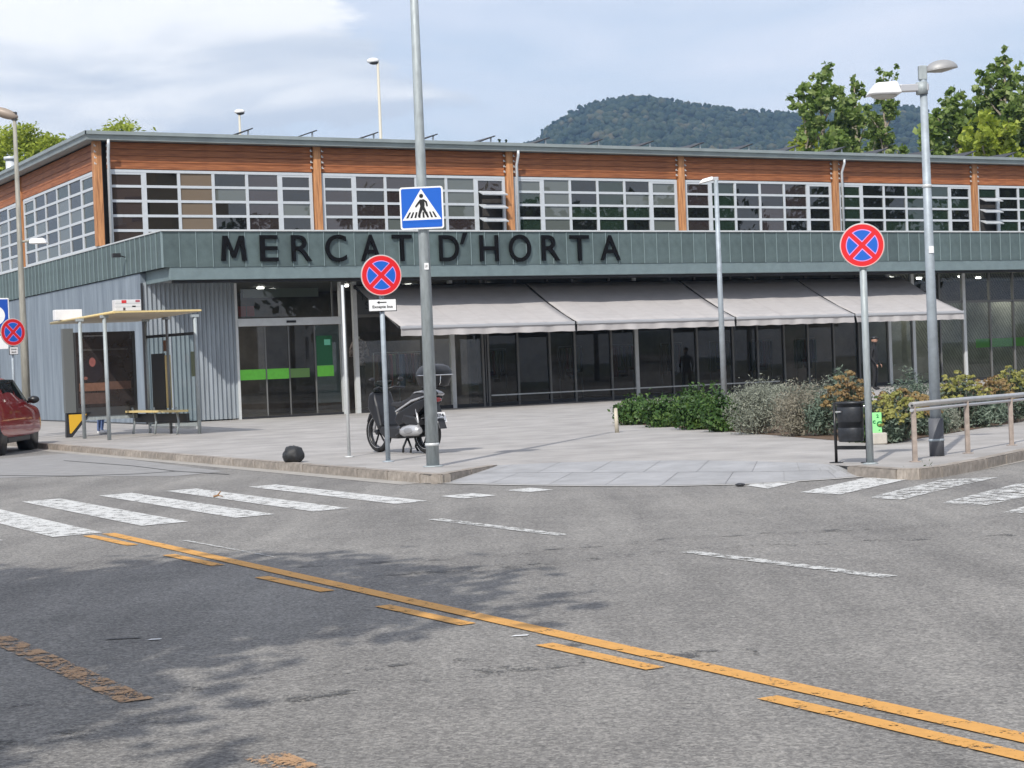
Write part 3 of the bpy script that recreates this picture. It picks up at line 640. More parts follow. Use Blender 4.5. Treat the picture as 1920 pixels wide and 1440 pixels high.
# ---- awnings, one thing each
M['seam_'] = mat('canvas_seam', (.40, .37, .37), .8)
AW = [(6.88, 12.97), (13.07, 19.2), (19.3, 24.33), (24.42, 29.42)]
AL = ['leftmost pale grey awning, beside the entrance door', 'second pale awning from the entrance door', 'third pale awning, behind the slim lamp post', 'rightmost pale awning, ending before the bare glazing']
for (a, b_), lab in zip(AW, AL):
    r_ = thing('awning', lab, 'awning', W(a, -.3, 4.14), TH, 'awnings over the market windows'); Lw = b_-a
    n, m_ = 24, 10; vs_ = []
    for j in range(m_+1):
        t_ = j/m_; y = -3.1*t_; z = -1.38*t_
        for i in range(n+1):
            s = i/n; sag = -.08*math.sin(math.pi*t_)*(1+.45*math.sin(math.pi*s)) + .016*math.sin(s*13+a)*math.sin(math.pi*t_) + .008*math.sin(s*41+a*3+t_*4)
            vs_.append((s*Lw, y, z+sag))
    c = MB().add(vs_, [(j*(n+1)+i, j*(n+1)+i+1, (j+1)*(n+1)+i+1, (j+1)*(n+1)+i) for j in range(m_) for i in range(n)], 0, True).build('canvas', M['fabric'], r_, normals=False)
    s_ = c.modifiers.new('thick', 'SOLIDIFY'); s_.thickness = .008
    cs = MB()
    for k in range(1, int(Lw/1.2)+1):
        x_ = k*Lw/(int(Lw/1.2)+1); rows_ = [(x_+dx, -3.1*j/10, -1.38*j/10-.08*math.sin(math.pi*j/10)*(1+.45*math.sin(math.pi*x_/Lw))+.016*math.sin(x_/Lw*13+a)*math.sin(math.pi*j/10)+.008*math.sin(x_/Lw*41+a*3+j*.4)+.011) for j in range(11) for dx in (-.012, .012)]
        cs.add(rows_, [(2*j, 2*j+1, 2*j+3, 2*j+2) for j in range(10)], 0, True)
    cs.build('canvas_seams', M['seam_'], r_, normals=False)['kind'] = 'stuff'
    MB().box(0, Lw, -3.20, -3.09, -1.47, -1.375).build('front_bar', M['zinc_pale'] if False else mat('awning_bar', (.42, .43, .45), .5, .2), r_, bevel=.02)
    vs_ = []
    for i in range(61):
        s = i/60; o_ = .035*math.sin(s*31+a)+.022*math.sin(s*67+a*2)
        vs_ += [(s*Lw, -3.16, -1.47), (s*Lw, -3.165+o_*.5, -1.57), (s*Lw, -3.17+o_, -1.68+.008*math.sin(s*50))]
    MB().add(vs_, [(3*i+k, 3*i+3+k, 3*i+4+k, 3*i+1+k) for i in range(60) for k in (0, 1)], 0, True).build('valance', M['fabric'], r_, normals=False)
    MB().tube([(-.02, .12, -.02), (Lw+.02, .12, -.02)], .07, 10).build('roller', M['dark'], r_)
    for u in (.35, Lw-.35): MB().tube([(u, .0, -.12), (u+(.5 if u < 1 else -.5), -1.4, -.95), (u, -3.08, -1.45)], .022, 8).build('folding_arm', M['dark'], r_)
    for u in (-.03, Lw+.03): MB().tube([(u, .12, -.03), (u, -3.1, -1.43)], .016, 6).build('side_cord', M['black'], r_)
# dark straps hanging between neighbouring awnings
for u in (13.02, 19.25, 24.38):
    r_ = MB().box(-.035, .035, -.02, .02, 0, .34).build('awning_strap', M['black']); r_.location = W(u, -3.4, 2.44); r_.rotation_euler.z = TH
    tag(r_, {13.02: 'black strap hanging between the first and second awnings', 19.25: 'black strap hanging between the second and third awnings', 24.38: 'black strap hanging between the third and fourth awnings'}[u], 'strap', 'straps between the awnings')
# ---- solar panels on the roof
tips = [475, 595, 710, 821, 929, 1031, 1130, 1226, 1320, 1411, 1498, 1585, 1665, 1750, 1830, 1905, 1985]
pn = thing('solar_panel', '', 'solar panel')
us = [onface(x, 262, 4.9)[0] for x in tips]
MB().box(-1.25, 0, 0, 1.9, -.02, .02, T=Matrix.Translation((0, 0, .46)) @ Matrix.Rotation(R(-19), 4, 'Y')).build('panel', M['dark'], pn)
for y in (.1, 1.8): MB().box(-.16, -.11, y-.02, y+.02, 0, .40).box(-1.2, -.10, y-.02, y+.02, .0, .03).build('panel_leg', M['alu'], pn)
for i, u in enumerate(us):
    o = pn if i == 0 else copy_tree(pn)
    o.location = W(u, 4.9, 9.34); o.rotation_euler.z = TH
    nm = ['first', 'second', 'third', 'fourth', 'fifth', 'sixth', 'seventh', 'eighth', 'ninth', 'tenth', 'eleventh', 'twelfth', 'thirteenth', 'fourteenth', 'fifteenth', 'sixteenth', 'seventeenth'][i]
    tag(o, f'{nm} tilted dark solar panel from the left along the roof edge', 'solar panel', 'solar panels along the roof edge')
# ---------------------------------------------------------------- poles and signs
def face_rot(p, extra=0):                     # a sign turned toward the junction
    return math.atan2(p[1]-EYE.y, p[0]-EYE.x) - math.pi/2 + extra
def disc_sign(parent, z, r, y=-.06):
    T = Matrix.Translation((0, y, z)) @ Matrix.Rotation(R(90), 4, 'X')
    MB().lathe([(0, -.012), (r, -.012), (r+.006, -.004), (r+.006, .008), (r, .012), (0, .012)], 48, T).build('sign_back', M['galv'], parent)
    MB().lathe([(0, .0135), (r*.985, .0135)], 48, T).build('red_disc', M['red'], parent)
    MB().lathe([(r*.955, .0150), (r*.99, .0150)], 48, T).build('rim', mat('sign_rim', (.80, .42, .40), .4), parent)
    for k in range(4):
        a0 = R(90*k); ri = r*.70; off = r*.135
        def quad(ri, off, s):
            pts = []
            c = Vector((math.cos(a0), math.sin(a0))); 
            apex = c*off*1.414
            h = math.asin(min(1, off/ri)); 
            pts = [apex]
            for j in range(13):
                t_ = a0 - math.pi/4 + h + (math.pi/2-2*h)*j/12; pts.append(Vector((math.cos(t_), math.sin(t_)))*ri)
            return [T @ Vector((p_.x, p_.y, s)) for p_ in pts]
        MB().add(quad(ri+.009, off-.010, .0150), [tuple(range(14))]).build('segment_edge', M['pink'], parent)
        MB().add(quad(ri-.002, off+.001, .0165), [tuple(range(14))]).build('blue_segment', M['blue'], parent)
def plate(parent, z, w_, h_, lines, y=-.06, arrow=False):
    MB().box(-w_/2-.012, w_/2+.012, y-.008, y+.008, z-h_/2-.012, z+h_/2+.012).build('plate_edge', M['black'], parent, bevel=.004)
    MB().box(-w_/2, w_/2, y-.011, y-.0085, z-h_/2, z+h_/2).build('plate', M['white'], parent)
    for s, zz, hh, ww in lines:
        me, wx = text_mesh(s, ww, hh, .002, 'lettering', M['black'], bold=.02); inst('lettering', me, parent, (-wx/2, y-.012, z+zz))
    if arrow: MB().prism([(-.085, .045), (-.045, .068), (-.045, .052), (.06, .052), (.06, .038), (-.045, .038), (-.045, .022)], y-.0135, y-.0115, Matrix.Translation((0, 0, z-.005))).build('arrow', M['black'], parent)
def post(parent, h_, r0, r1=None, m='galv', name='pole'):
    MB().tube([(0, 0, 0), (0, 0, h_*.5), (0, 0, h_)], [r0, (r0+(r1 or r0))/2, r1 or r0], 16).lathe([(r0+.001, 0), (r0+.05, 0), (r0+.05, .012), (r0+.001, .02)], 16).build(name, M[m], parent)
def zat(y, Y, x): # height of an image point at distance Y
    return DD(x, y, Y).z
# sign one: no stopping, except bus
p = G(728, 866); s1 = thing('no_stopping_sign', 'red and blue round sign above a white arrow plate reading Excepte bus', 'road sign', p, face_rot(p, R(8)))
post(s1, zat(480, p.y, 722)-.12, .036, m='galvb'); z = zat(516, p.y-.06, 721)-.12
disc_sign(s1, z, .300); plate(s1, z-.44, .40, .165, [('Excepte bus', -.055, .052, .30)], arrow=True)
MB().box(-.06, -.045, -.04, .0, z-.1, z+.1).box(.045, .06, -.04, 0, z-.1, z+.1).build('clamp', M['galv'], s1)
# sign two
p = G(1632, 870); s2 = thing('no_stopping_sign', 'red and blue round sign on a grey post beside the black litter bin', 'road sign', p, face_rot(p))
post(s2, zat(430, p.y, 1616)-.12, .042, m='galv'); disc_sign(s2, zat(460, p.y-.06, 1617)-.12, .262)
MB().box(-.055, .055, -.05, .055, zat(505, p.y, 1618)-.12, zat(490, p.y, 1618)-.12).build('clamp', M['galv'], s2)
# sign three, far left
p = DD(25, 700, 43); p.z = .12
s3 = thing('no_stopping_sign', 'small far red and blue round sign at the left, seen over the red car', 'road sign', p, face_rot(p, R(30)))
post(s3, zat(600, 43, 21)-.12, .035, m='galvb'); z = zat(623, 43, 21)-.12; disc_sign(s3, z, .33); plate(s3, z-.45, .22, .17, [('ZONA', .02, .03, .15), ('BUS', -.05, .03, .12)])
# blue sign at the very left edge
p = DD(-1, 700, 45); p.z = .12
s4 = thing('blue_sign', 'blue square sign with a white disc cut by the left edge', 'road sign', p, face_rot(p, R(5)))
post(s4, zat(565, 45, -6)-.12, .035, m='galvb'); z = zat(592, 45, -8)-.12
MB().box(-.35, .30, -.07, -.05, z-.46, z+.44).build('panel', M['white'], s4, bevel=.01); MB().box(-.32, .27, -.075, -.071, z-.43, z+.41).build('blue_face', mat('deep_blue', (.008, .07, .40), .4), s4)
T = Matrix.Translation((-.06, -.078, z)) @ Matrix.Rotation(R(90), 4, 'X'); MB().lathe([(0, 0), (.25, 0)], 32, T).build('white_disc', M['white'], s4)
MB().box(-.35, .24, -.07, -.05, z-.85, z-.52).build('plate', M['white'], s4)

# tall centre lamp post with the crossing sign
p = G(812, 875); s5 = thing('lamp_post', 'tall tapered steel post carrying the blue crossing sign, rising out of the picture', 'lamp post', p, 0)
post(s5, 9.2, .092, .042, 'galv'); MB().lathe([(.094, .29), (.100, .295), (.100, .325), (.094, .33)], 20).build('collar', M['trim'], s5)
MB().tube([(0, 0, 9.2), (.25, .02, 9.4), (1.0, .05, 9.45)], [.042, .035, .03], 10).build('arm', M['galv'], s5); MB().ball((1.25, .05, 9.45), (.32, .15, .07)).build('lamp_head', M['silver'], s5)
zs = zat(500, p.y, 797)-.12
MB().box(-.005, .055, -.085, -.073, zs-.045, zs+.045).build('number_plate', M['white'], s5); me, wx = text_mesh('L8', .03, .035, .002, 'lettering', M['black']); inst('lettering', me, s5, (.008, -.086, zs-.015))
cp = thing('crossing_sign', 'blue square crossing sign showing a walking figure in a white triangle', 'road sign', p, face_rot(p, R(-6)))
z = zat(390, p.y-.1, 792)-.12; hw = .30; fy = -.12
def rrect(w_, h_, r_, n=5):
    pts = []
    for cx_, cz_, a in ((w_-r_, h_-r_, 0), (-w_+r_, h_-r_, 90), (-w_+r_, -h_+r_, 180), (w_-r_, -h_+r_, 270)):
        for k in range(n+1): t_ = R(a+90*k/n); pts.append((cx_+r_*math.cos(t_), cz_+r_*math.sin(t_)))
    return pts
TZ = Matrix.Translation((0, 0, z))
MB().prism(rrect(hw, hw*.97, .035), fy, fy+.02, TZ).build('panel', M['white'], cp)
MB().prism(rrect(hw-.022, hw*.97-.022, .022), fy-.0025, fy-.0005, TZ).build('blue_face', M['blue'], cp)
MB().prism([(0, hw*.97-.028), (-hw+.03, -.165), (hw-.03, -.165)], fy-.0055, fy-.003, TZ).build('white_triangle', M['white'], cp)
MB().prism([(-hw+.022, -.165), (hw-.022, -.165), (hw-.022, -.19), (-hw+.022, -.19)][::-1], fy-.0055, fy-.003, TZ).build('white_line', M['blue'], cp)
bars = MB()
for k, x in enumerate((-.205, -.148, -.092, -.034, .024, .082, .140, .195)):
    sk = -x*.22; bars.prism([(x-.014, -.135), (x+.014, -.135), (x+.012+sk, -.055), (x-.010+sk, -.055)], fy-.0085, fy-.006, TZ)
bars.build('crossing_bars', M['black'], cp)
wf = MB(); q = []
def limb(pts, ws):
    L_, R_ = [], []
    for i, (x, y) in enumerate(pts):
        a = Vector(pts[min(i+1, len(pts)-1)])-Vector(pts[max(0, i-1)]); a.normalize(); nx, ny = -a.y, a.x
        L_.append((x+nx*ws[i], y+ny*ws[i])); R_.append((x-nx*ws[i], y-ny*ws[i]))
    wf.prism(L_+R_[::-1], fy-.0115+limb.k, fy-.009+limb.k, TZ); limb.k -= .0006
limb.k = 0
limb([(.005, .115), (.010, .06), (.012, 0)], [.022, .034, .026]); limb([(-.006, .112), (-.04, .07), (-.085, .015)], [.012, .013, .009])
limb([(.02, .112), (.065, .08), (.078, .02)], [.012, .013, .011]); limb([(.002, .01), (-.025, -.06), (-.045, -.12)], [.022, .017, .012]); limb([(.018, .01), (.05, -.055), (.085, -.125)], [.022, .017, .012])
wf.prism([(.0+.028*math.cos(R(a)), .165+.028*math.sin(R(a))) for a in range(0, 360, 20)], fy-.0115, fy-.009, TZ)
wf.build('walking_figure', M['black'], cp)
MB().box(-.06, .06, -.11, .075, z-.22, z-.18).box(-.06, .06, -.11, .075, z+.14, z+.18).build('clamp', M['galv'], cp)

# thin pale post left of the signs (from pavement to the canopy height in view)
p = G(655, 857); s6 = thing('slim_post', 'very slim pale post standing left of the arrow sign', 'post', p, 0)
post(s6, zat(534, p.y, 655)-.12, .026, .022, 'trim')

# right double lamp
p = G(1757, 855); Yp = p.y; s7 = thing('street_lamp', 'tall grey lamp post with two heads, right of the litter bin', 'street lamp', p, 0)
zt = zat(150, Yp, 1729)-.12
MB().tube([(0, 0, 0), (0, 0, .48)], .092, 18).build('dark_sleeve', mat('dark_sleeve', (.10, .105, .12), .6), s7)
MB().tube([(0, 0, .48), (0, 0, zt*.5), (0, 0, zt)], [.070, .058, .045], 18).lathe([(.094, .19), (.099, .195), (.099, .215), (.094, .22)], 18).build('pole', M['galvb'], s7)
zl = zat(170, Yp, 1680)-.12; sc = Yp/FPX
MB().box(-.30, .06, -.05, .05, zl-.02, zl+.07).build('arm', M['silver'], s7, bevel=.01, rz=0)
MB().tube([(-.02, 0, zl-.06), (-.02, 0, zl+.09)], .075, 14).build('arm_clamp', M['galv'], s7)
# box shaped lower head: trapezoid
hd = MB(); hx0, hx1 = -.72, -.29
hd.add([(hx0, -.15, zl-.05), (hx1, -.15, zl-.05), (hx1, .15, zl-.05), (hx0, .15, zl-.05), (hx0+.11, -.11, zl+.10), (hx1-.05, -.11, zl+.11), (hx1-.05, .11, zl+.11), (hx0+.11, .11, zl+.10)], [(3, 2, 1, 0), (4, 5, 6, 7), (0, 1, 5, 4), (1, 2, 6, 5), (2, 3, 7, 6), (3, 0, 4, 7)])
lh = hd.build('lamp_head', M['white'], s7, bevel=.03, seg=3); MB().ball((-.50, 0, zl-.055), (.17, .11, .05), 16, 8).build('lamp_glass', M['lens'], s7)
zu = zat(128, Yp, 1729)-.12
MB().box(-.055, .045, -.045, .045, zt, zu+.03).build('upper_bracket', M['galv'], s7, bevel=.008)
# domed upper head
dm = MB(); n, m_ = 20, 8; vs_ = []
for j in range(m_+1):
    for i in range(n):
        a = 2*math.pi*i/n; rr = math.cos(math.pi/2*j/m_); x = math.cos(a)*.21*rr; y = math.sin(a)*.13*rr; zz = .125*math.sin(math.pi/2*j/m_)
        vs_.append((x, y, zz))
Th = Matrix.Translation((.235, 0, zu-.03)) @ Matrix.Rotation(R(-6), 4, 'Y')
dm.add([Th @ Vector(v) for v in vs_], [(j*n+i, j*n+(i+1) % n, (j+1)*n+(i+1) % n, (j+1)*n+i) for j in range(m_) for i in range(n)], 0, True)
dm.build('lamp_head', mat('grey_dome', (.33, .33, .33), .5, .2), s7, normals=True); MB().lathe([(0, -.035), (.10, -.02), (.198, 0), (.21, .012)], 24, Th @ Matrix.Diagonal((1, .62, 1, 1))).build('lamp_glass', mat('milky_glass', (.42, .40, .36), .4), s7)
MB().box(-.02, .04, -.065, -.055, zat(475, Yp, 1742)-.12, zat(462, Yp, 1742)-.12).build('number_plate', M['white'], s7)
MB().lathe([(.056, zat(352, Yp, 1737)-.12), (.063, zat(351, Yp, 1737)-.12), (.063, zat(347, Yp, 1737)-.12), (.056, zat(346, Yp, 1737)-.12)], 16).build('band', M['trim'], s7)

# middle slim lamp behind the shrubs
Ym = 42.0; p = DD(1359, 770, Ym); p.z = .12; s8 = thing('street_lamp', 'slim pale lamp post rising behind the shrubs with one short head to the left', 'street lamp', p, 0)
zt = zat(338, Ym, 1340)-.12
MB().tube([(0, 0, 0), (0, 0, zt*.5), (0, 0, zt)], [.072, .062, .05], 14).build('pole', M['galvb'], s8)
MB().box(-.10, .06, -.04, .04, zt-.01, zt+.075).build('arm', M['silver'], s8, bevel=.01)
hd = MB(); hd.add([(-.42, -.12, zt-.08), (-.08, -.12, zt+.0), (-.08, .12, zt+.0), (-.42, .12, zt-.08), (-.33, -.09, zt+.03), (-.08, -.09, zt+.09), (-.08, .09, zt+.09), (-.33, .09, zt+.03)], [(3, 2, 1, 0), (4, 5, 6, 7), (0, 1, 5, 4), (1, 2, 6, 5), (2, 3, 7, 6), (3, 0, 4, 7)])
hd.build('lamp_head', M['white'], s8, bevel=.02)
# left lamp behind the car
Yl = 45.0; p = DD(52, 800, Yl); p.z = .12; s9 = thing('street_lamp', 'old brown-grey lamp post at the left edge with a brown and a small white head', 'street lamp', p, 0)
zt = zat(222, Yl, 31)-.12
M['oldpole'] = mat('old_painted_pole', (.30, .29, .25), .7, .1, 5, .3, stretch=(3, 3, .4))
MB().tube([(0, 0, 0), (0, 0, 2.6), (0, 0, 2.75), (0, 0, zt*.55), (0, 0, zt)], [.11, .10, .085, .07, .048], 16).build('pole', M['oldpole'], s9)
Th = Matrix.Translation((-.24, 0, zt+.14)) @ Matrix.Rotation(R(20), 4, 'Y')
MB().ball((0, 0, 0), (.36, .15, .13), 18, 10, 0, Th).build('lamp_head', mat('brown_lamp_head', (.33, .27, .22), .5, .1), s9); MB().box(-.06, .06, -.06, .06, zt-.05, zt+.16).build('head_joint', M['dark'], s9)
zl = zat(453, Yl, 60)-.12
MB().tube([(0, 0, zl), (.2, 0, zl+.02), (.30, 0, zl)], .03, 8).build('arm', M['oldpole'], s9)
hd = MB(); hd.add([(.26, -.16, zl-.06), (.72, -.16, zl-.06), (.72, .16, zl-.06), (.26, .16, zl-.06), (.28, -.11, zl+.07), (.62, -.11, zl+.08), (.62, .11, zl+.08), (.28, .11, zl+.07)], [(3, 2, 1, 0), (4, 5, 6, 7), (0, 1, 5, 4), (1, 2, 6, 5), (2, 3, 7, 6), (3, 0, 4, 7)])
hd.build('lamp_head', M['white'], s9, bevel=.03)
# lamps beyond the roof
for x, y0, Y, hx, lab, s_ in ((466, 203, 110, .02, 'far pale lamp seen above the roof at the left end of the solar panels', 1), (718, 108, 95, -.25, 'far tall thin lamp rising above the roof left of the crossing sign post', 1), (1590, 240, 100, -.35, 'far short lamp seen above the roof among the right-hand trees', 1)):
    q = DD(x+ (14 if x != 466 else 3), 700, Y); q.z = 0; o = thing('far_lamp', lab, 'street lamp', q, 0, 'far lamps beyond the roof'); zt = zat(y0+8, Y, x)
    top = DD(x, y0+8, Y)
    MB().tube([(0, 0, 0), (0, 0, zt)], [.12, .07], 8).build('pole', mat('cream_pole', (.55, .52, .44), .6), o)
    MB().ball((hx, 0, zt+.08), (.34, .2, .16), 12, 8).build('lamp_head', M['white'], o); MB().ball((hx+.05, -.02, zt-.02), (.26, .16, .12), 12, 8).build('lamp_glass', M['plastic'], o)
q = DD(1797, 700, 100); q.z = 0; o = thing('flag_pole', 'thin white pole standing before the right-hand trees', 'pole', q); MB().tube([(0, 0, 0), (0, 0, zat(198, 100, 1790))], [.10, .06], 8).build('shaft', M['white'], o)

# ---------------------------------------------------------------- litter bin
pa, pb = G(1567, 868), G(1630, 868); ang = math.atan2(pb.y-pa.y, pb.x-pa.x); wd = (pb-pa).length
bn = thing('litter_bin', 'black steel litter bin slung between two legs beside the right round sign', 'litter bin', pa, ang)
hb = zat(752, pa.y, 1568)-.12
for x in (.0, wd-.03):
    MB().tube([(x+.01, 0, .0), (x+.01, 0, hb-.02)], .019, 10).box(x-.06, x+.08, -.05, .05, 0, .012).build('leg', M['black'], bn)
MB().box(.03, wd-.04, -.015, .015, .165, .21).build('cross_bar', M['black'], bn)
z0, z1 = zat(828, pa.y, 1568)-.12, hb-.01; bc = MB(); cx_ = wd/2-.005; rx = wd/2-.045; prof = [(0, z0+.01), (.86, z0), (.9, z0+.02), (.9, z0+.05), (.93, z0+.055), (.93, z0+.17), (.91, z0+.175), (.91, z0+.24), (.95, z0+.245), (.95, z0+.42), (.93, z0+.425), (.93, z0+.46), (.98, z0+.465), (.98, z1-.03), (1.03, z1-.02), (1.03, z1), (.94, z1), (.92, z0+.1), (0, z0+.1)]
bc.lathe([(r_*rx, z_) for r_, z_ in prof], 28, Matrix.Translation((cx_, 0, 0)) @ Matrix.Diagonal((1, .75, 1, 1)))
bc.build('bucket', mat('bin_steel', (.035, .038, .044), .42, .3, 20, .25), bn)
MB().box(cx_-.13, cx_-.06, -rx*.75-.012, -rx*.75+.02, z1-.125, z1-.11).build('slot_plate', M['silver'], bn); MB().ball((wd-.03, -.03, z1-.06), .016, 8, 6).build('lock', M['chrome'], bn)
# green numbered block
p = G(1645, 833); gb = thing('marker_block', 'pale concrete block topped by a lime green panel with green figures behind the bin', 'marker block', p, face_rot(p, R(12)))
MB().box(-.10, .13, -.10, .12, 0, .17).build('block', M['concrete'], gb, bevel=.02); MB().box(-.09, .07, -.03, .04, .17, .46).build('panel', mat('pale_lime_panel', (.30, .80, .30), .5), gb, bevel=.004)
for s, x, z_, hh in (('2', -.005, .385, .05), ('O', -.005, .25, .085), ('-', .02, .20, .012), ('c', -.06, .30, .05)):
    me, wx = text_mesh(s, None, hh, .003, 'lettering', mat('figure_green', (.01, .16, .06), .5), bold=.03); inst('lettering', me, gb, (x, -.031, z_))
# guard rail
rp = [G(1716, 866), G(1815, 850), G(1897, 835), G(1975, 818), G(2050, 800)]
gr = thing('guard_rail', 'low steel guard rail along the right-hand kerb', 'guard rail', rp[0], 0)
tops = []
for i, (q, ty) in enumerate(zip(rp, (762, 750, 744, 735, 726))):
    hh = zat((762, 752, 745, 737, 729)[i], q.y, (1712, 1812, 1894, 1970, 2045)[i])-.12; l_ = q-rp[0]; tops.append(Vector((l_.x, l_.y, hh)))
    MB().box(l_.x-.028, l_.x+.028, l_.y-.028, l_.y+.028, 0, hh).box(l_.x-.06, l_.x+.06, l_.y-.06, l_.y+.06, 0, .01).build('post', M['rust'], gr, bevel=.004)
r0 = tops[0]+(tops[0]-tops[1]).normalized()*.06; rr_ = MB(); pr = [r0]+tops[1:]
MB().tube([v+Vector((0, 0, .02)) for v in pr], .034, 12).build('top_rail', M['steel'], gr); MB().tube([v+Vector((0, -.028, .012)) for v in pr], .014, 6).build('rail_groove', M['dark'], gr)
MB().tube([v+Vector((0, -.005, -.045)) for v in pr], .022, 10).build('lower_tube', M['silver'], gr)

# ---------------------------------------------------------------- bus shelter
bs = thing('bus_shelter', 'glass bus shelter with thin posts, cream roof and yellow bench', 'bus shelter', W(-4.5, -11.5, .12), TH)
def SL(u, v, z): return Vector((u+4.5, v+11.5, z-.12))
roofp = [SL(-4.55, -12.6, 2.98), SL(-2.55, -12.6, 2.98), SL(-2.2, -6.6, 2.98), SL(-4.3, -6.1, 2.98)]
MB().add(roofp+[q+Vector((0, 0, .055)) for q in roofp], [(3, 2, 1, 0), (4, 5, 6, 7), (0, 1, 5, 4), (1, 2, 6, 5), (2, 3, 7, 6), (3, 0, 4, 7)]).build('roof', [M['cream']], bs)
MB().add([q+Vector((0, 0, .012)) for q in (SL(-4.58, -12.63, 2.98), SL(-2.53, -12.63, 2.98), SL(-2.53, -12.605, 2.98), SL(-4.55, -12.605, 2.98))] + [q+Vector((0, 0, .05)) for q in (SL(-4.58, -12.63, 2.98), SL(-2.53, -12.63, 2.98), SL(-2.53, -12.605, 2.98), SL(-4.55, -12.605, 2.98))], [(3, 2, 1, 0), (4, 5, 6, 7), (0, 1, 5, 4), (1, 2, 6, 5), (2, 3, 7, 6), (3, 0, 4, 7)]).build('roof_edge', M['yellow'], bs)
e_ = [SL(-4.555, -12.6, 2.98), SL(-4.305, -6.1, 2.98)]; MB().tube([q+Vector((0, 0, .03)) for q in e_], .032, 8).build('roof_edge', M['yellow'], bs)
pst = {'a': (-4.55, -9.7), 'b': (-4.5, -11.6), 'c': (-2.5, -8.3), 'd': (-2.35, -9.5), 'e': (-2.05, -10.75)}
for k, (u, v) in pst.items():
    q = SL(u, v, 0); MB().tube([(q.x, q.y, 0), (q.x, q.y, 2.86)], .045 if k in 'abe' else .035, 12).box(q.x-.09, q.x+.09, q.y-.05, q.y+.05, 2.80, 2.865).build('post', M['galv'] if k != 'd' else M['mull'], bs)
a_, b_ = SL(-2.5, -8.3, 0), SL(-2.05, -10.75, 0)
def between(name, a, b, z0, z1, m, th_=.01, s0=0, s1=1):
    d_ = (b-a); L_ = d_.length; T = Matrix.Translation(a) @ Matrix.Rotation(math.atan2(d_.y, d_.x), 4, 'Z'); return MB().box(L_*s0, L_*s1, -th_, th_, z0, z1, 0, T).build(name, m, bs)
M['shg'] = glass('shelter_glass', (.72, .80, .80), 1.35)
for f0, f1 in ((.02, .48), (.52, .98)):
    g0, g1 = a_.lerp(b_, f0), a_.lerp(b_, f1); MB().add([g0+Vector((0, 0, .3)), g1+Vector((0, 0, .3)), g1+Vector((0, 0, 2.5)), g0+Vector((0, 0, 2.5))], [(0, 1, 2, 3)]).build('back_glass', M['shg'], bs, normals=False)
between('top_bar', a_, b_, 2.5, 2.57, M['dark'], .025); between('bottom_bar', a_, b_, .24, .30, M['trim'], .025)
between('timetable', a_, b_, .70, 2.10, mat('timetable_back', (.045, .045, .045), .5), .02, .10, .36)
between('yellow_strip', a_, b_, .75, 2.05, M['yellow'], .02, .38, .47)
between('notice', a_, b_, 2.15, 2.42, mat('brown_notice', (.18, .09, .05), .6), .02, .36, .44); between('notice', a_, b_, 1.5, 2.1, mat('map_sheet', (.16, .19, .12), .6), .02, .90, .97)
# bench
q0, q1 = SL(-2.95, -7.9, 0), SL(-2.45, -10.7, 0)
between('seat', q0, q1, .66, .71, M['yellow'], .17); between('seat_back', q0+Vector((.16, 0, 0)), q1+Vector((.16, 0, 0)), .40, .62, M['plastic'], .02)
for s_ in (.1, .5, .9):
    q = q0.lerp(q1, s_); MB().tube([(q.x, q.y, 0), (q.x+.05, q.y, .3), (q.x, q.y, .66)], .028, 8).build('bench_leg', M['galv'], bs)
# advertising panel across the far end
ap = SL(-4.55, -8.1, 0); az = SL(-2.75, -8.1, 0)
between('ad_frame', ap, az, .62, 2.70, mat('charcoal_frame', (.05, .05, .052), .4), .07)
MB().box(ap.x-.02, ap.x+.24, ap.y-.09, ap.y+.09, .60, 2.68).build('ad_side', mat('grey_side_panel', (.13, .14, .14), .5), bs)
ad = MB().box(ap.x+.30, ap.x+1.72, ap.y-.078, ap.y-.0725, .72, 2.58).build('poster', mat('dark_poster', (.028, .022, .022), .18, 0, 3, .4, coat=.6), bs)
def adp(name, x0, x1, z0, z1, col, k=0, ell=False):
    y = ap.y-.0795-k*.001
    mm = mat('poster_ink', col, .5, 0, 12, .25)
    if ell: MB().add([(ap.x+(x0+x1)/2+(x1-x0)/2*math.cos(R(a)), y, (z0+z1)/2+(z1-z0)/2*math.sin(R(a))) for a in range(0, 360, 20)], [tuple(range(18))]).build(name, mm, bs)
    else: MB().add([(ap.x+x0, y, z0), (ap.x+x1, y, z0), (ap.x+x1, y, z1), (ap.x+x0, y, z1)], [(0, 1, 2, 3)]).build(name, mm, bs)
adp('poster_print', .34, 1.0, 1.12, 1.32, (.17, .085, .055), 1); adp('poster_print', 1.02, 1.65, 1.14, 1.34, (.10, .055, .04), 1); adp('poster_print', .34, 1.0, .80, 1.07, (.085, .05, .04), 1)
adp('poster_print', .42, .95, 1.33, 1.95, (.018, .012, .015), 2, True); adp('poster_print', .56, .82, 1.70, 2.05, (.02, .014, .014), 3, True); adp('poster_print', .61, .77, 1.72, 1.95, (.26, .09, .08), 4, True)
adp('poster_print', .45, .56, 1.40, 1.48, (.22, .09, .07), 4, True); adp('poster_print', .5, 1.0, 2.47, 2.50, (.22, .22, .22), 4)
adp('poster_print', .36, 1.6, 2.12, 2.16, (.06, .055, .05), 4)
MB().prism([(0, 0), (.62, 0), (.10, -.62), (-.02, -.62)], -.07, .07, Matrix.Translation((ap.x, ap.y, .60))).build('panel_foot', M['dark'], bs)
MB().prism([(.05, -.04), (.50, -.04), (.10, -.50), (.06, -.50)], -.078, -.071, Matrix.Translation((ap.x, ap.y, .60))).build('yellow_triangle', mat('ochre_yellow', (.72, .42, .03), .5), bs)
between('low_beam', SL(-4.5, -8.1, 0), SL(-2.6, -8.1, 0), .52, .62, M['galv'], .05)
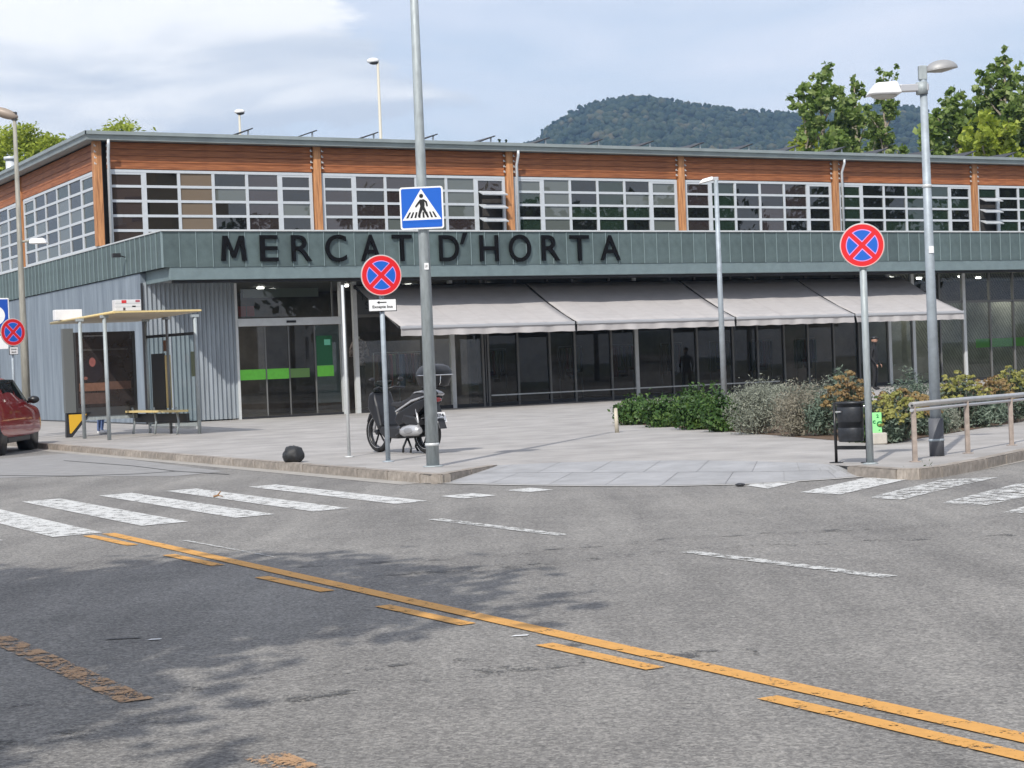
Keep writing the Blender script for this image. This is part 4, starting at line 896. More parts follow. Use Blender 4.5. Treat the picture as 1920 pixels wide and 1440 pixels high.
# boxes on the shelter roof
p = W(-4.35, -7.3, 3.04); o = thing('roof_box', 'plain white box on the left end of the shelter roof', 'sign box', p, TH); MB().box(-.18, .50, -.12, .12, 0, .26).build('housing', M['white'], o, bevel=.01)
p = W(-4.45, -12.4, 3.04); o = thing('stop_display', 'white stop box with red and black marks on the near corner of the shelter roof', 'sign box', p, TH)
MB().box(-.05, .55, -.1, .14, 0, .25).build('housing', mat('off_white', (.66, .66, .66), .5), o, bevel=.01)
for x0, x1, z0, z1, c in ((.10, .21, .17, .24, (.6, .04, .04)), (.42, .52, .19, .24, (.40, .10, .12)), (.34, .42, .08, .11, (.01, .01, .01)), (.13, .18, .01, .07, (.08, .06, .06))): MB().box(x0, x1, -.104, -.1005, z0, z1).build('mark', mat('mark_ink', c, .5), o)
for z_ in (.085, .165): MB().box(-.05, .55, -.1035, -.1005, z_, z_+.005).build('seam', M['galv'], o)

# ---------------------------------------------------------------- small things on the ground
def blob(name, label, cat, p, r, m, seed=0, flat=.7):
    bm = bmesh.new(); bmesh.ops.create_icosphere(bm, subdivisions=4, radius=1)
    for v in bm.verts:
        k = 1+.12*noise.noise(v.co*1.8+Vector((seed, 0, 0)))+.08*noise.noise(v.co*5+Vector((seed, 3, 0))); v.co = Vector((v.co.x*r*k, v.co.y*r*k, max(v.co.z, -.75)*r*flat*k+.75*r*flat))
    me = bpy.data.meshes.new(name); bm.to_mesh(me); bm.free(); me.materials.append(m); me.polygons.foreach_set('use_smooth', [True]*len(me.polygons)); o = bpy.data.objects.new(name, me); COL.objects.link(o); o.location = p; return tag(o, label, cat)
blob('rubbish_bag', 'small dark rounded bag lying at the kerb edge left of the signs', 'bag', G(551, 867, .12), .165, mat('matt_black_bag', (.02, .021, .023), .6), 2, .9)
blob('rag', 'tiny black rag lying at the foot of the right crossing', 'litter', G(1388, 911, .008), .055, M['plastic'], 4, .35)
p = G(1157, 811); o = thing('pale_stub', 'short pale stub post standing alone on the plaza before the shrubs', 'stub post', p); MB().tube([(0, 0, 0), (-.005, 0, .25), (-.012, 0, .46)], [.042, .038, .034], 10).build('stub', mat('bleached_wood', (.55, .50, .40), .8, 0, 20, .2), o)
o = thing('twig', 'brown twig lying on a white bar of the left crossing', 'litter', G(400, 931, .02)); MB().tube([(0, 0, 0), (.05, .01, .01), (.09, .02, .06)], [.014, .012, .006], 6).tube([(.05, .01, .01), (.12, -.02, 0)], [.01, .004], 6).build('stick', mat('twig_brown', (.25, .13, .05), .8), o)
for x, y, s_ in ((230, 1197, .12), (975, 1192, .05), (290, 1199, .04)):
    m_ = M['dark'] if s_ > .1 else M['white']; q = G(x, y, .004); tag(MB().add([(q.x-s_, q.y-.02, .006), (q.x+s_*.8, q.y-.01, .006), (q.x+s_, q.y+.025, .006), (q.x-s_*.6, q.y+.02, .006)], [(0, 1, 2, 3)]).build('road_fleck', m_), kind='structure')
# ---------------------------------------------------------------- motor scooter
fr_, rr = G(668, 845), G(802, 851)
hx = math.atan2(1.12, -.86)
sp = (rr+Vector((0, .12, 0))); sc_ = thing('motor_scooter', 'black and silver motor scooter with a rear top box parked behind the lamp post', 'scooter', sp, hx)
def ext(name, poly, hw, m, bev=.02, y0=None):
    return MB().prism(poly, -hw if y0 is None else y0, hw, None).build(name, m, sc_, bevel=bev, seg=3)
def wheel(x, r, w_, mrim):
    T = Matrix.Translation((x, 0, r)) @ Matrix.Rotation(R(90), 4, 'X')
    prof = [(r-.075, -w_*.8), (r-.03, -w_), (r-.006, -w_*.6), (r, 0), (r-.006, w_*.6), (r-.03, w_), (r-.075, w_*.8), (r-.085, 0), (r-.075, -w_*.8)]
    ty = MB().lathe(prof, 36, T).build('tyre', M['rubber'], sc_)
    MB().lathe([(r-.078, -.035), (r-.095, -.03), (r-.095, .03), (r-.078, .035), (r-.074, 0), (r-.078, -.035)], 36, T).build('rim', mrim, ty)
    MB().lathe([(r-.083, -w_*.86), (r-.079, -w_*.88), (r-.075, -w_*.86)], 36, T).build('rim_line', M['silver'], ty)
    b = MB()
    for k in range(5):
        a = 2*math.pi*k/5; b.tube([T @ Vector((.03*math.cos(a), .03*math.sin(a), 0)), T @ Vector(((r-.09)*math.cos(a+.2), (r-.09)*math.sin(a+.2), 0))], .016, 6)
    b.lathe([(0, -.05), (.045, -.05), (.045, .05), (0, .05)], 14, T); b.build('spokes', mrim, ty)
M['satin'] = mat('satin_grey_body', (.022, .023, .026), .42, 0, coat=.15); M['bodyb'] = mat('gloss_black_body', (.010, .010, .012), .35, 0, coat=.2)
wheel(0, .325, .065, M['plastic']); wheel(1.40, .335, .055, M['plastic'])
# tail, side panels, seat, floor, leg shield
ext('side_panel', [(-.28, .92), (.10, .84), (.62, .66), (.72, .55), (.60, .44), (.30, .50), (.02, .66), (-.22, .80)], .155, M['bodyb'], .03)
ext('side_trim', [(-.30, .955), (.20, .865), (.66, .69), (.66, .665), (.18, .835), (-.28, .925)], .162, M['silver'], .006)
ext('seat', [(-.22, .975), (-.08, 1.02), (.18, .985), (.30, .90), (.52, .84), (.80, .83), (.84, .77), (.60, .74), (.2, .86), (-.2, .94)], .13, mat('seat_leather', (.030, .030, .033), .5, 0, 30, .2), .035)
ext('grab_rail', [(-.30, .965), (-.12, 1.015), (.10, .99), (.16, .965), (-.04, .99), (-.20, .955)], .150, M['silver'], .008)
ext('footboard', [(.55, .42), (1.12, .44), (1.14, .34), (1.0, .25), (.6, .24), (.50, .32)], .17, M['plastic'], .02)
ext('leg_shield', [(1.05, .42), (1.16, .78), (1.26, 1.02), (1.40, .98), (1.46, .74), (1.34, .60), (1.16, .36)], .19, M['bodyb'], .05)
ext('front_fender', [(1.18, .56), (1.26, .68), (1.42, .73), (1.58, .64), (1.66, .50), (1.62, .50), (1.52, .62), (1.40, .67), (1.28, .62), (1.22, .53)], .075, M['bodyb'], .02)
ext('windscreen', [(1.24, 1.0), (1.17, 1.18), (1.185, 1.185), (1.30, 1.05), (1.36, 1.0)], .15, M['carglass'], .004)
for s_ in (-1, 1):
    MB().tube([(1.16, 0, 1.04), (1.12, s_*.16, 1.08), (1.04, s_*.30, 1.05)], .018, 8).build('handlebar', M['plastic'], sc_)
    MB().tube([(1.14, s_*.2, 1.08), (1.12, s_*.26, 1.17)], .008, 6).ball((1.12, s_*.28, 1.20), (.02, .06, .04)).build('mirror', M['plastic'], sc_)
    MB().tube([(1.40, s_*.10, .335), (1.30, s_*.09, .74)], .022, 10).build('fork', M['silver'], sc_)
    MB().tube([(.0, s_*.14, .33), (-.10 if 0 else .08, s_*.14, .72)], .018, 8).build('shock_absorber', M['silver'], sc_)
# engine, transmission and silencer (silencer on the side we see)
ext('engine', [(.05, .46), (.30, .52), (.62, .46), (.66, .30), (.40, .24), (.05, .28)], .12, M['plastic'], .03)
for s_ in (1, ):
    T = Matrix.Translation((0, 0, 0))
    MB().tube([(-.10, .205, .37), (-.02, .205, .38), (.18, .20, .38), (.36, .195, .36), (.44, .19, .35)], [.045, .085, .092, .082, .05], 18).build('silencer', M['silver'], sc_)
    MB().tube([(.44, .19, .35), (.60, .17, .30), (.75, .10, .28)], .028, 8).build('exhaust_pipe', M['plastic'], sc_)
    MB().ball((.12, .288, .38), (.13, .012, .05), 16, 8).build('heat_shield', mat('shield_grey', (.35, .35, .36), .35, .4), sc_)
ext('air_box', [(-.02, .46), (.10, .60), (.42, .64), (.50, .52), (.34, .45)], .165, M['plastic'], .03)
ext('rear_mudguard', [(-.24, .84), (-.36, .62), (-.46, .40), (-.42, .40), (-.30, .58), (-.20, .70), (-.10, .80)], .07, M['plastic'], .01)
pl_ = MB().box(-.006, .006, -.11, .11, 0, .17).build('number_plate', M['white'], sc_, loc=(-.405, 0, .50)); pl_.rotation_euler.y = R(22)
for s, zz, hh in (('B74', .09, .055), ('MKL', .02, .055)):
    me, wx = text_mesh(s, .16, hh, .002, 'plate_text', M['black'], bold=.02); o = inst('plate_text', me, pl_, (-.0075, .08, zz), (0, 0, R(-90)))
MB().ball((-.30, 0, .86), (.03, .10, .04)).build('tail_light', mat('tail_red', (.35, .01, .01), .2, coat=1), sc_)
for x in (.30, .52): MB().tube([(.42, .1, .26), (x, .12, .10), (x-.03, .15, .02)], .018, 8).tube([(.42, -.1, .26), (x, -.12, .10), (x-.03, -.15, .02)], .018, 8).build('centre_stand', M['black'], sc_)
MB().tube([(-.30, 0, .95), (-.22, 0, 1.02)], .03, 8).box(-.40, -.05, -.10, .10, 1.03, 1.055).build('box_rack', M['plastic'], sc_)
tb = MB(); n = 28; vs_ = []
prof = [(.55, 1.06), (.80, 1.08), (.95, 1.19), (1.0, 1.235), (1.0, 1.25), (.97, 1.31), (.82, 1.38), (.5, 1.42), (0, 1.43)]
for r_, z_ in [(0, 1.06)]+prof:
    for k in range(n):
        a = 2*math.pi*k/n; sq = (abs(math.cos(a))**3.2+abs(math.sin(a))**3.2)**(-1/3.2)
        vs_.append((-.24+.25*r_*sq*math.cos(a)+(-.02 if z_ > 1.25 else 0), .26*r_*sq*math.sin(a), z_))
fs = [(j*n+k, j*n+(k+1) % n, (j+1)*n+(k+1) % n, (j+1)*n+k) for j in range(len(prof)) for k in range(n)]
lowf = [f for f in fs if f[0] < 4*n]; upf = [f for f in fs if f[0] >= 4*n]
MB().add(vs_, lowf, 0, True).build('top_box', M['plastic'], sc_); MB().add(vs_, upf, 0, True).build('top_box_lid', M['satin'], sc_)
tr_ = []
for k in range(n+1):
    a = 2*math.pi*k/n
    if math.cos(a) > .35: continue
    sq = (abs(math.cos(a))**3.2+abs(math.sin(a))**3.2)**(-1/3.2); tr_.append((-.24+.262*sq*math.cos(a), .272*sq*math.sin(a), 1.25))
MB().tube(tr_, .010, 6).build('box_trim', M['chrome'], sc_)
MB().tube([(-.50, .05, 1.24), (-.49, .05, 1.13), (-.44, .05, 1.08)], .008, 6).build('box_trim', M['chrome'], sc_)

# ---------------------------------------------------------------- red car at the left edge
q = G(60, 843, 0); hd_ = math.atan2(1, -.02)
car = thing('parked_car', 'dark red family car cut by the left edge of the picture', 'car', (q.x, q.y, 0), hd_)
# local axes: x forward, y left; the right-hand side faces the pavement. wheel centre line at y = +.80 from the outer right face
OY = .86                                    # car centre line lies to the left of the right wheels
ST = [(-3.35, .70, .42, .74, .98, .90, .62), (-3.2, .84, .30, .90, 1.12, 1.50, .70), (-2.6, .90, .26, .95, 1.18, 1.62, .72), (-1.6, .91, .24, .95, 1.16, 1.66, .72), (-1.0, .91, .24, .95, 1.13, 1.63, .70), (-.55, .91, .24, .94, 1.10, 1.42, .68), (-.22, .91, .25, .93, 1.06, 1.14, .72), (.2, .91, .27, .92, 1.03, 1.07, .60), (.6, .90, .28, .88, .98, 1.02, .56), (.90, .84, .34, .74, .86, .88, .5), (1.0, .70, .42, .62, .74, .75, .38)]
vs_ = []; 
for x, hw_, zb, zm, zt_, zr, rw in ST:
    hw_ *= 1.05
    half = [(hw_*.90, zb), (hw_*.99, zb+.12), (hw_, zm*.75), (hw_*.985, zm), (hw_*.94, zt_), (rw*1.02 if zr > zt_+.1 else rw*1.1, zr-.04), (rw*.85, zr), (0, zr+.015)]
    full = [(-a, z_) for a, z_ in half] + [(a, z_) for a, z_ in half[-2::-1]]
    vs_ += [(x, OY+a, z_) for a, z_ in full]
m_ = 15
bd = MB().add(vs_, [(i*m_+k, i*m_+k+1, (i+1)*m_+k+1, (i+1)*m_+k) for i in range(len(ST)-1) for k in range(m_-1)] + [tuple(range(m_)), tuple(reversed(range((len(ST)-1)*m_, len(ST)*m_)))] + [(i*m_+m_-1, i*m_, (i+1)*m_, (i+1)*m_+m_-1) for i in range(len(ST)-1)], 0, True)
body = bd.build('body', M['carred'], car); sb = body.modifiers.new('s', 'SUBSURF'); sb.levels = 2; sb.render_levels = 2
for x in (0, -2.66):
    for s_ in (0, 1):
        yy = OY+(-.90 if s_ == 0 else .90); sg = -1 if s_ == 0 else 1
        T = Matrix.Translation((x, yy, .345)) @ Matrix.Rotation(R(90), 4, 'X')
        ar = MB().lathe([(0, 0), (.43, 0), (.43, .3*sg), (0, .3*sg)], 32, Matrix.Translation((x, yy+sg*.016, .40)) @ Matrix.Rotation(R(90), 4, 'X')).build('wheel_arch', M['black'], car)
        Tw = Matrix.Translation((x, yy-sg*.145, .345)) @ Matrix.Rotation(R(90), 4, 'X')
        w2 = MB().lathe([(.22, -.115), (.32, -.115), (.345, -.08), (.345, .08), (.32, .115), (.22, .115)], 36, Tw).build('wheel', M['rubber'], car)
        b = MB().lathe([(0, -.02), (.225, -.02), (.225, .02), (0, .02)], 28, Tw)
        for k in range(5):
            a = 2*math.pi*k/5; b.tube([Tw @ Vector((.03*math.cos(a), .03*math.sin(a), .09*-sg)), Tw @ Vector((.21*math.cos(a), .21*math.sin(a), .10*-sg))], .025, 6)
        b.build('rim', M['galv'], w2)
def carside(name, pts, m, off=.010):
    # panel on the right side following the body slope, pts as (x, z)
    out_ = []
    for x, z_ in pts:
        t_ = max(0, min(1, (z_-1.10)/.50)); hw_ = .905*(1-t_)*.95+t_*.735+off; out_.append((x, OY-hw_, z_))
    MB().add(out_, [tuple(range(len(out_)))]).build(name, m, car)
carside('side_window', [(-.45, 1.13), (-1.22, 1.17), (-1.22, 1.55), (-1.02, 1.54)], M['carglass'], .03); carside('side_window', [(-1.30, 1.17), (-2.2, 1.19), (-2.2, 1.56), (-1.30, 1.57)], M['carglass'], .03)
carside('window_surround', [(-.28, 1.09), (-2.4, 1.15), (-2.4, 1.60), (-.98, 1.59)], M['black'], .018)
MB().box(-2.2, -.35, OY-.925, OY-.85, .24, .36).build('sill_trim', M['plastic'], car, bevel=.02)
MB().ball((-.42, OY-1.05, 1.13), (.09, .13, .085)).tube([(-.38, OY-.9, 1.08), (-.40, OY-.98, 1.10)], .03, 6).build('door_mirror', M['black'], car); MB().ball((-.42, OY+1.05, 1.13), (.09, .13, .085)).tube([(-.38, OY+.9, 1.08), (-.40, OY+.98, 1.10)], .03, 6).build('door_mirror', M['black'], car)
MB().tube([(-1.25, OY-.92, .30), (-1.27, OY-.925, .9), (-1.25, OY-.90, 1.12)], .004, 4).build('door_gap', M['black'], car); MB().box(-1.18, -.98, OY-.945, OY-.92, .98, 1.01).build('door_handle', M['carred'], car, bevel=.008)
MB().ball((.72, OY-.62, .76), (.12, .16, .06)).build('headlight', M['lens'], car)

# ---------------------------------------------------------------- people
def person(name, label, loc, rz, joints, edges, rad, mats, extra=None, scale=1):
    me = bpy.data.meshes.new('body'); me.from_pydata([Vector(j)*scale for j in joints], edges, []); me.materials.append(mats)
    root = thing(name, label, 'person', loc, rz); o = bpy.data.objects.new('body', me); COL.objects.link(o); o.parent = root
    o.modifiers.new('skin', 'SKIN'); me.skin_vertices.new() if not me.skin_vertices else None
    for i, r_ in enumerate(rad): me.skin_vertices[0].data[i].radius = (r_[0]*scale, r_[1]*scale)
    me.skin_vertices[0].data[0].use_root = True
    s_ = o.modifiers.new('sub', 'SUBSURF'); s_.levels = 2; s_.render_levels = 2; s_.subdivision_type = 'CATMULL_CLARK'
    for p in me.polygons: p.use_smooth = True
    o.modifiers['skin'].use_smooth_shade = True
    return root
J = [(0, 0, .95), (0, 0, 1.15), (0, 0, 1.40), (0, -.01, 1.50), (0, -.02, 1.58), (0, -.03, 1.68),
     (.10, 0, .92), (.12, -.02, .50), (.13, .03, .09), (.13, -.12, .04), (-.10, 0, .92), (-.12, -.03, .50), (-.13, .02, .09), (-.13, -.13, .04),
     (.19, 0, 1.40), (.25, .03, 1.13), (.23, -.10, .92), (.22, -.16, .86), (-.19, 0, 1.40), (-.25, .03, 1.13), (-.23, -.10, .92), (-.22, -.16, .86)]
ED = [(0, 1), (1, 2), (2, 3), (3, 4), (4, 5), (0, 6), (6, 7), (7, 8), (8, 9), (0, 10), (10, 11), (11, 12), (12, 13), (2, 14), (14, 15), (15, 16), (16, 17), (2, 18), (18, 19), (19, 20), (20, 21)]
RD = [(.15, .11), (.14, .11), (.16, .11), (.06, .06), (.07, .08), (.085, .10), (.09, .10), (.06, .065), (.042, .045), (.045, .035), (.09, .10), (.06, .065), (.042, .045), (.045, .035), (.06, .06), (.045, .045), (.033, .033), (.03, .02), (.06, .06), (.045, .045), (.033, .033), (.03, .02)]
skin = mat('skin', (.42, .24, .17), .6)
q = DD(1640, 700, 59.5); q.z = .12
pp = person('person', 'person in black clothes and a black cap standing behind the shrubs under the right awning', q, R(60), J, ED, RD, mat('black_clothes', (.012, .012, .014), .8))
MB().ball((0, -.03, 1.695), (.088, .105, .115), 18, 12).ball((0, -.135, 1.675), (.014, .02, .025), 8, 6).ball((.088, -.03, 1.68), (.012, .022, .03), 8, 6).ball((-.088, -.03, 1.68), (.012, .022, .03), 8, 6).build('face', skin, pp)
MB().ball((0, -.02, 1.745), (.10, .115, .075), 16, 8).box(-.07, .07, -.22, -.10, 1.725, 1.74).build('cap', M['black'], pp)
for s_ in (-1, 1):
    MB().ball((s_*.034, -.125, 1.70), (.012, .008, .007), 8, 6).build('eye', M['black'], pp)
    hb_ = MB()
    for k in range(4): hb_.tube([(s_*(.22+.012*(k-1.5)), -.16, .86), (s_*(.22+.014*(k-1.5)), -.185, .80), (s_*(.22+.014*(k-1.5)), -.175, .765-.006*abs(k-1.5))], [.010, .009, .006], 6)
    hb_.tube([(s_*.20, -.15, .87), (s_*.185, -.18, .83), (s_*.19, -.195, .80)], [.011, .010, .007], 6); hb_.build('hand', skin, pp)
q = DD(189, 800, 45.3); q.z = .12
J2 = list(J); p2 = person('person', 'person in blue jeans standing behind the advertising panel of the shelter, only a leg showing', q, R(82), J2, ED, RD, mat('blue_jeans', (.10, .15, .30), .8, 0, 20, .2), scale=.98)
MB().ball((0, -.03, 1.66), (.085, .10, .115), 16, 10).build('face', skin, p2); MB().ball((0, .0, 1.70), (.095, .105, .10), 14, 8).build('hair', mat('dark_hair', (.02, .012, .01), .7), p2)
MB().tube([(0, .0, .93), (0, 0, 1.2), (0, 0, 1.42)], [.175, .165, .12], 16).build('jacket', mat('dark_jacket', (.02, .02, .025), .8), p2)
for s_ in (-1, 1):
    MB().ball((s_*.128, -.07, .055), (.05, .13, .055), 12, 8).build('shoe', M['white'], p2)
    hb_ = MB()
    for k in range(4): hb_.tube([(s_*(.216+.012*(k-1.5)), -.157, .845), (s_*(.216+.014*(k-1.5)), -.18, .785), (s_*(.216+.014*(k-1.5)), -.17, .75)], [.010, .009, .006], 6)
    hb_.tube([(s_*.196, -.147, .85), (s_*.18, -.175, .81), (s_*.186, -.19, .785)], [.011, .010, .007], 6); hb_.build('hand', skin, p2)
# shop dummy with a flowered shirt just inside the glass
du = thing('shop_dummy', 'shop dummy in a flowered grey-pink shirt and dark trousers just inside the glass', 'mannequin', W(7.35, .75, .13), TH)
ml = mat('flowered_shirt', (.30, .20, .20), .8, 0, 11, .75, col2=(.66, .56, .52))
MB().tube([(0, 0, 1.50), (0, 0, 1.75), (0, 0, 2.05), (0, 0, 2.28), (0, 0, 2.36)], [.20, .18, .215, .20, .08], 18).tube([(-.16, 0, 2.24), (-.27, 0, 2.0), (-.28, -.02, 1.80)], [.08, .07, .065], 10).tube([(.16, 0, 2.24), (.27, 0, 2.0), (.28, -.02, 1.80)], [.08, .07, .065], 10).build('shirt', ml, du)
MB().tube([(-.09, 0, 1.52), (-.11, 0, .9), (-.11, 0, .35)], [.10, .08, .06], 10).tube([(.09, 0, 1.52), (.11, 0, .9), (.11, 0, .35)], [.10, .08, .06], 10).build('trousers', mat('grey_trousers', (.09, .085, .085), .8, 0, 12, .4), du); MB().tube([(0, 0, .33), (0, 0, .0)], .02, 8).lathe([(0, 0), (.2, 0), (.2, .02), (0, .02)], 16).build('stand', M['galv'], du)
MB().tube([(0, 0, 2.36), (0, 0, 2.44)], .05, 10).build('neck', M['white'], du)
cc = [(.10, .07, .06), (.05, .05, .09), (.13, .13, .12), (.03, .03, .03), (.20, .05, .05), (.20, .18, .14)]
cn = ['brown', 'navy', 'grey', 'black', 'dull red', 'beige']
for i, u in enumerate((8.7, 9.8, 13.2, 15.8, 18.2, 20.6, 22.2, 24.4, 26.8)):
    k = i % 6; o = thing('garment_rail', f'rail of {cn[k]} hanging garments inside the {["first","second","third","fourth","fifth","sixth","seventh","eighth","ninth"][i]} lit bay from the door', 'clothes rail', W(u, 1.6+.4*(i % 3), .13), TH, 'clothes rails inside the shop')
    MB().tube([(-.45, 0, 0), (-.45, 0, 1.9), (.45, 0, 1.9), (.45, 0, 0)], .02, 8).build('frame', M['galv'], o)
    for j in range(7):
        MB().box(-.40+.115*j, -.32+.115*j, -.22, .22, .75+.12*((j*3) % 4), 1.84).build('garment', mat('garment_cloth', tuple(c*rng.uniform(.7, 1.6) for c in cc[(k+j) % 6]), .9), o, bevel=.02)

# ---------------------------------------------------------------- foliage
def leafmat(name, cols, rough=.55, trans=.25):
    m = bpy.data.materials.new(name); m.use_nodes = True; t = m.node_tree; b = t.nodes['Principled BSDF']; b.inputs['Roughness'].default_value = rough; b.inputs['Specular IOR Level'].default_value = .3
    g = t.nodes.new('ShaderNodeNewGeometry'); c = t.nodes.new('ShaderNodeTexCoord'); n = t.nodes.new('ShaderNodeTexNoise'); n.inputs['Scale'].default_value = 1.8; n.inputs['Detail'].default_value = 3; t.links.new(c.outputs['Object'], n.inputs['Vector'])
    a = t.nodes.new('ShaderNodeMath'); a.operation = 'MULTIPLY_ADD'; a.inputs[1].default_value = .5; t.links.new(g.outputs['Random Per Island'], a.inputs[0])
    s = t.nodes.new('ShaderNodeMapRange'); s.inputs[1].default_value = .3; s.inputs[2].default_value = .7; s.inputs[4].default_value = .5; t.links.new(n.outputs[0], s.inputs[0]); t.links.new(s.outputs[0], a.inputs[2])
    r_ = t.nodes.new('ShaderNodeValToRGB'); e = r_.color_ramp.elements
    for i, cc_ in enumerate(cols):
        pos = i/(len(cols)-1)
        if i == 0: el = e[0]
        elif i == len(cols)-1: el = e[len(e)-1]
        else: el = e.new(pos)
        el.position = pos; el.color = (*cc_, 1)
    t.links.new(a.outputs[0], r_.inputs[0]); t.links.new(r_.outputs[0], b.inputs['Base Color'])
    tl = t.nodes.new('ShaderNodeBsdfTranslucent'); t.links.new(r_.outputs[0], tl.inputs[0]); mx = t.nodes.new('ShaderNodeMixShader'); mx.inputs[0].default_value = trans
    t.links.new(b.outputs[0], mx.inputs[1]); t.links.new(tl.outputs[0], mx.inputs[2]); t.links.new(mx.outputs[0], t.nodes['Material Output'].inputs[0]); return m
LM = dict(green=leafmat('glossy_green_leaves', [(.022, .055, .015), (.06, .125, .03), (.17, .25, .06)], .45),
    lav=leafmat('silver_grey_leaves', [(.14, .15, .12), (.27, .29, .23), (.46, .47, .38)]),
    dry=leafmat('dry_twig_leaves', [(.14, .125, .095), (.28, .26, .20), (.44, .41, .32)]),
    yel=leafmat('yellow_green_heads', [(.16, .18, .05), (.32, .31, .09), (.46, .42, .16)]),
    och=leafmat('ochre_brown_heads', [(.17, .10, .05), (.30, .21, .09), (.44, .35, .16)]),
    blu=leafmat('blue_green_leaves', [(.07, .11, .08), (.15, .20, .15), (.26, .31, .24)]),
    tree=leafmat('bright_tree_leaves', [(.05, .10, .02), (.21, .30, .07), (.46, .52, .22)], .4, .45),
    treel=leafmat('lime_tree_leaves', [(.14, .19, .02), (.33, .40, .05), (.50, .54, .10)], .5, .4),
    dark=leafmat('dark_tree_leaves', [(.012, .03, .012), (.035, .07, .02), (.06, .10, .03)]))
def leaves(name, parent, P_, nrm, size, m, asp=2.0, jit=.6, kind=None):
    n = len(P_); nrm = nrm + rng.normal(0, jit, (n, 3)); nrm /= np.linalg.norm(nrm, axis=1)[:, None]+1e-9
    a = np.cross(nrm, rng.normal(0, 1, (n, 3))); a /= np.linalg.norm(a, axis=1)[:, None]+1e-9; b = np.cross(nrm, a)
    s = size*rng.uniform(.6, 1.4, (n, 1)); w_ = s/asp
    V = np.stack([P_-a*s, P_-b*w_+a*s*.1, P_+a*s, P_+b*w_+a*s*.1], 1).reshape(-1, 3)
    me = bpy.data.meshes.new(name); me.vertices.add(4*n); me.vertices.foreach_set('co', V.ravel()); me.loops.add(4*n); me.loops.foreach_set('vertex_index', np.arange(4*n)); me.polygons.add(n); me.polygons.foreach_set('loop_start', np.arange(n)*4); me.polygons.foreach_set('loop_total', np.full(n, 4)); me.update(calc_edges=True)
    me.materials.append(m); o = bpy.data.objects.new(name, me); COL.objects.link(o); o.parent = parent
    if kind: o['kind'] = kind
    return o
def clumps(n, rad, sq=1.0, shell=.55):
    # n clump centres inside an ellipsoid, biased to its outside
    d = rng.normal(0, 1, (n, 3)); d /= np.linalg.norm(d, axis=1)[:, None]; r_ = rng.uniform(shell, 1, (n, 1)); return d*r_*np.array(rad), d
def shrub(kindk, label, px, py, wpx, toppy, extra=0):
    p = G(px, py); q = G(px, py-3); sc = FPX/p.y
    w_ = wpx/sc/2; hgt_ = max(.35, zat(toppy, p.y+.5, px)-.12)*1.13
    dep = w_*.8; p = p + Vector((0, dep*.8, 0))
    o = thing('shrub', label, 'shrub', p, 0); st = MB()
    if kindk in ('green', 'lav', 'dry', 'blu'):
        nc = {'green': 120, 'lav': 130, 'dry': 110, 'blu': 80}[kindk]
        c, d = clumps(nc, (w_, dep, hgt_*.50), shell=.45); c[:, 2] += hgt_*.44; c = c[c[:, 2] > .03]; c[:, 2] *= 1+(.12 if kindk == 'green' else .05)*rng.normal(0, 1, len(c))
        k = {'green': 28, 'lav': 52, 'dry': 44, 'blu': 34}[kindk]
        P_ = np.repeat(c, k, 0)+rng.normal(0, 1, (len(c)*k, 3))*np.array([.075, .075, 0.065]); P_ = P_[P_[:, 2] > .01]
        nr = P_-np.array([0, 0, hgt_*.3]); nr /= np.linalg.norm(nr, axis=1)[:, None]+1e-9
        leaves('foliage', o, P_, nr, {'green': .038, 'lav': .030, 'dry': .028, 'blu': .036}[kindk], LM[kindk], asp=1.7 if kindk == 'green' else 3.6, jit=.7)
        ns = 26 if kindk != 'dry' else 70
        for i in range(ns):
            e = c[rng.integers(0, len(c))]; st.tube([(e[0]*.12, e[1]*.12, 0), (e[0]*.5, e[1]*.5, e[2]*.55), tuple(e)], [.012, .008, .003], 4, cap=False)
        st.build('stems', M['bark'], o)
    else:
        main, second = ('yel', 'blu') if kindk == 'yel' else ('och', 'blu')
        nh = int(40+w_*95); c, d = clumps(nh*3, (w_, dep, hgt_*.5), shell=.6); c[:, 2] += hgt_*.48; c = c[c[:, 2] > hgt_*.45][:nh]
        P_, NR_, L2 = [], [], []
        for e in c:
            r_ = rng.uniform(.035, .07); m_n = 30; dd = rng.normal(0, 1, (m_n, 3)); dd[:, 2] = abs(dd[:, 2])*.8; dd /= np.linalg.norm(dd, axis=1)[:, None]; P_.append(e+dd*np.array([r_, r_, r_*.75])); NR_.append(dd)
            tt = rng.uniform(.15, .95, (46, 1)); ax = np.array([e[0]*.25, e[1]*.25, 0]); L2.append(ax+(e-ax)*tt+rng.normal(0, .035, (46, 3)))
            st.tube([tuple(ax), tuple((ax+e)/2), tuple(e)], [.010, .008, .006], 4, cap=False)
        leaves('flower_heads', o, np.concatenate(P_), np.concatenate(NR_), .021, LM[main], asp=1.3, jit=.3)
        L2 = np.concatenate(L2); L2 = L2[L2[:, 2] > .02]; leaves('foliage', o, L2, np.tile([0, 0, 1.], (len(L2), 1)), .042, LM[second], asp=3.2, jit=.9); st.build('stems', M['bark'], o)
    return o
bedp = [G(x, y) for x, y in ((1150, 793), (1300, 804), (1400, 812), (1560, 825.5), (1662, 833.5), (1760, 816), (1930, 788.5))]
bedp += [bedp[-1]+Vector((4, 3, 0)), bedp[-1]+Vector((3, 12, 0)), bedp[0]+Vector((1.5, 9, 0))]
sheet('planting_bed', [(q.x, q.y) for q in bedp], .126, M['soil'], kind='structure')
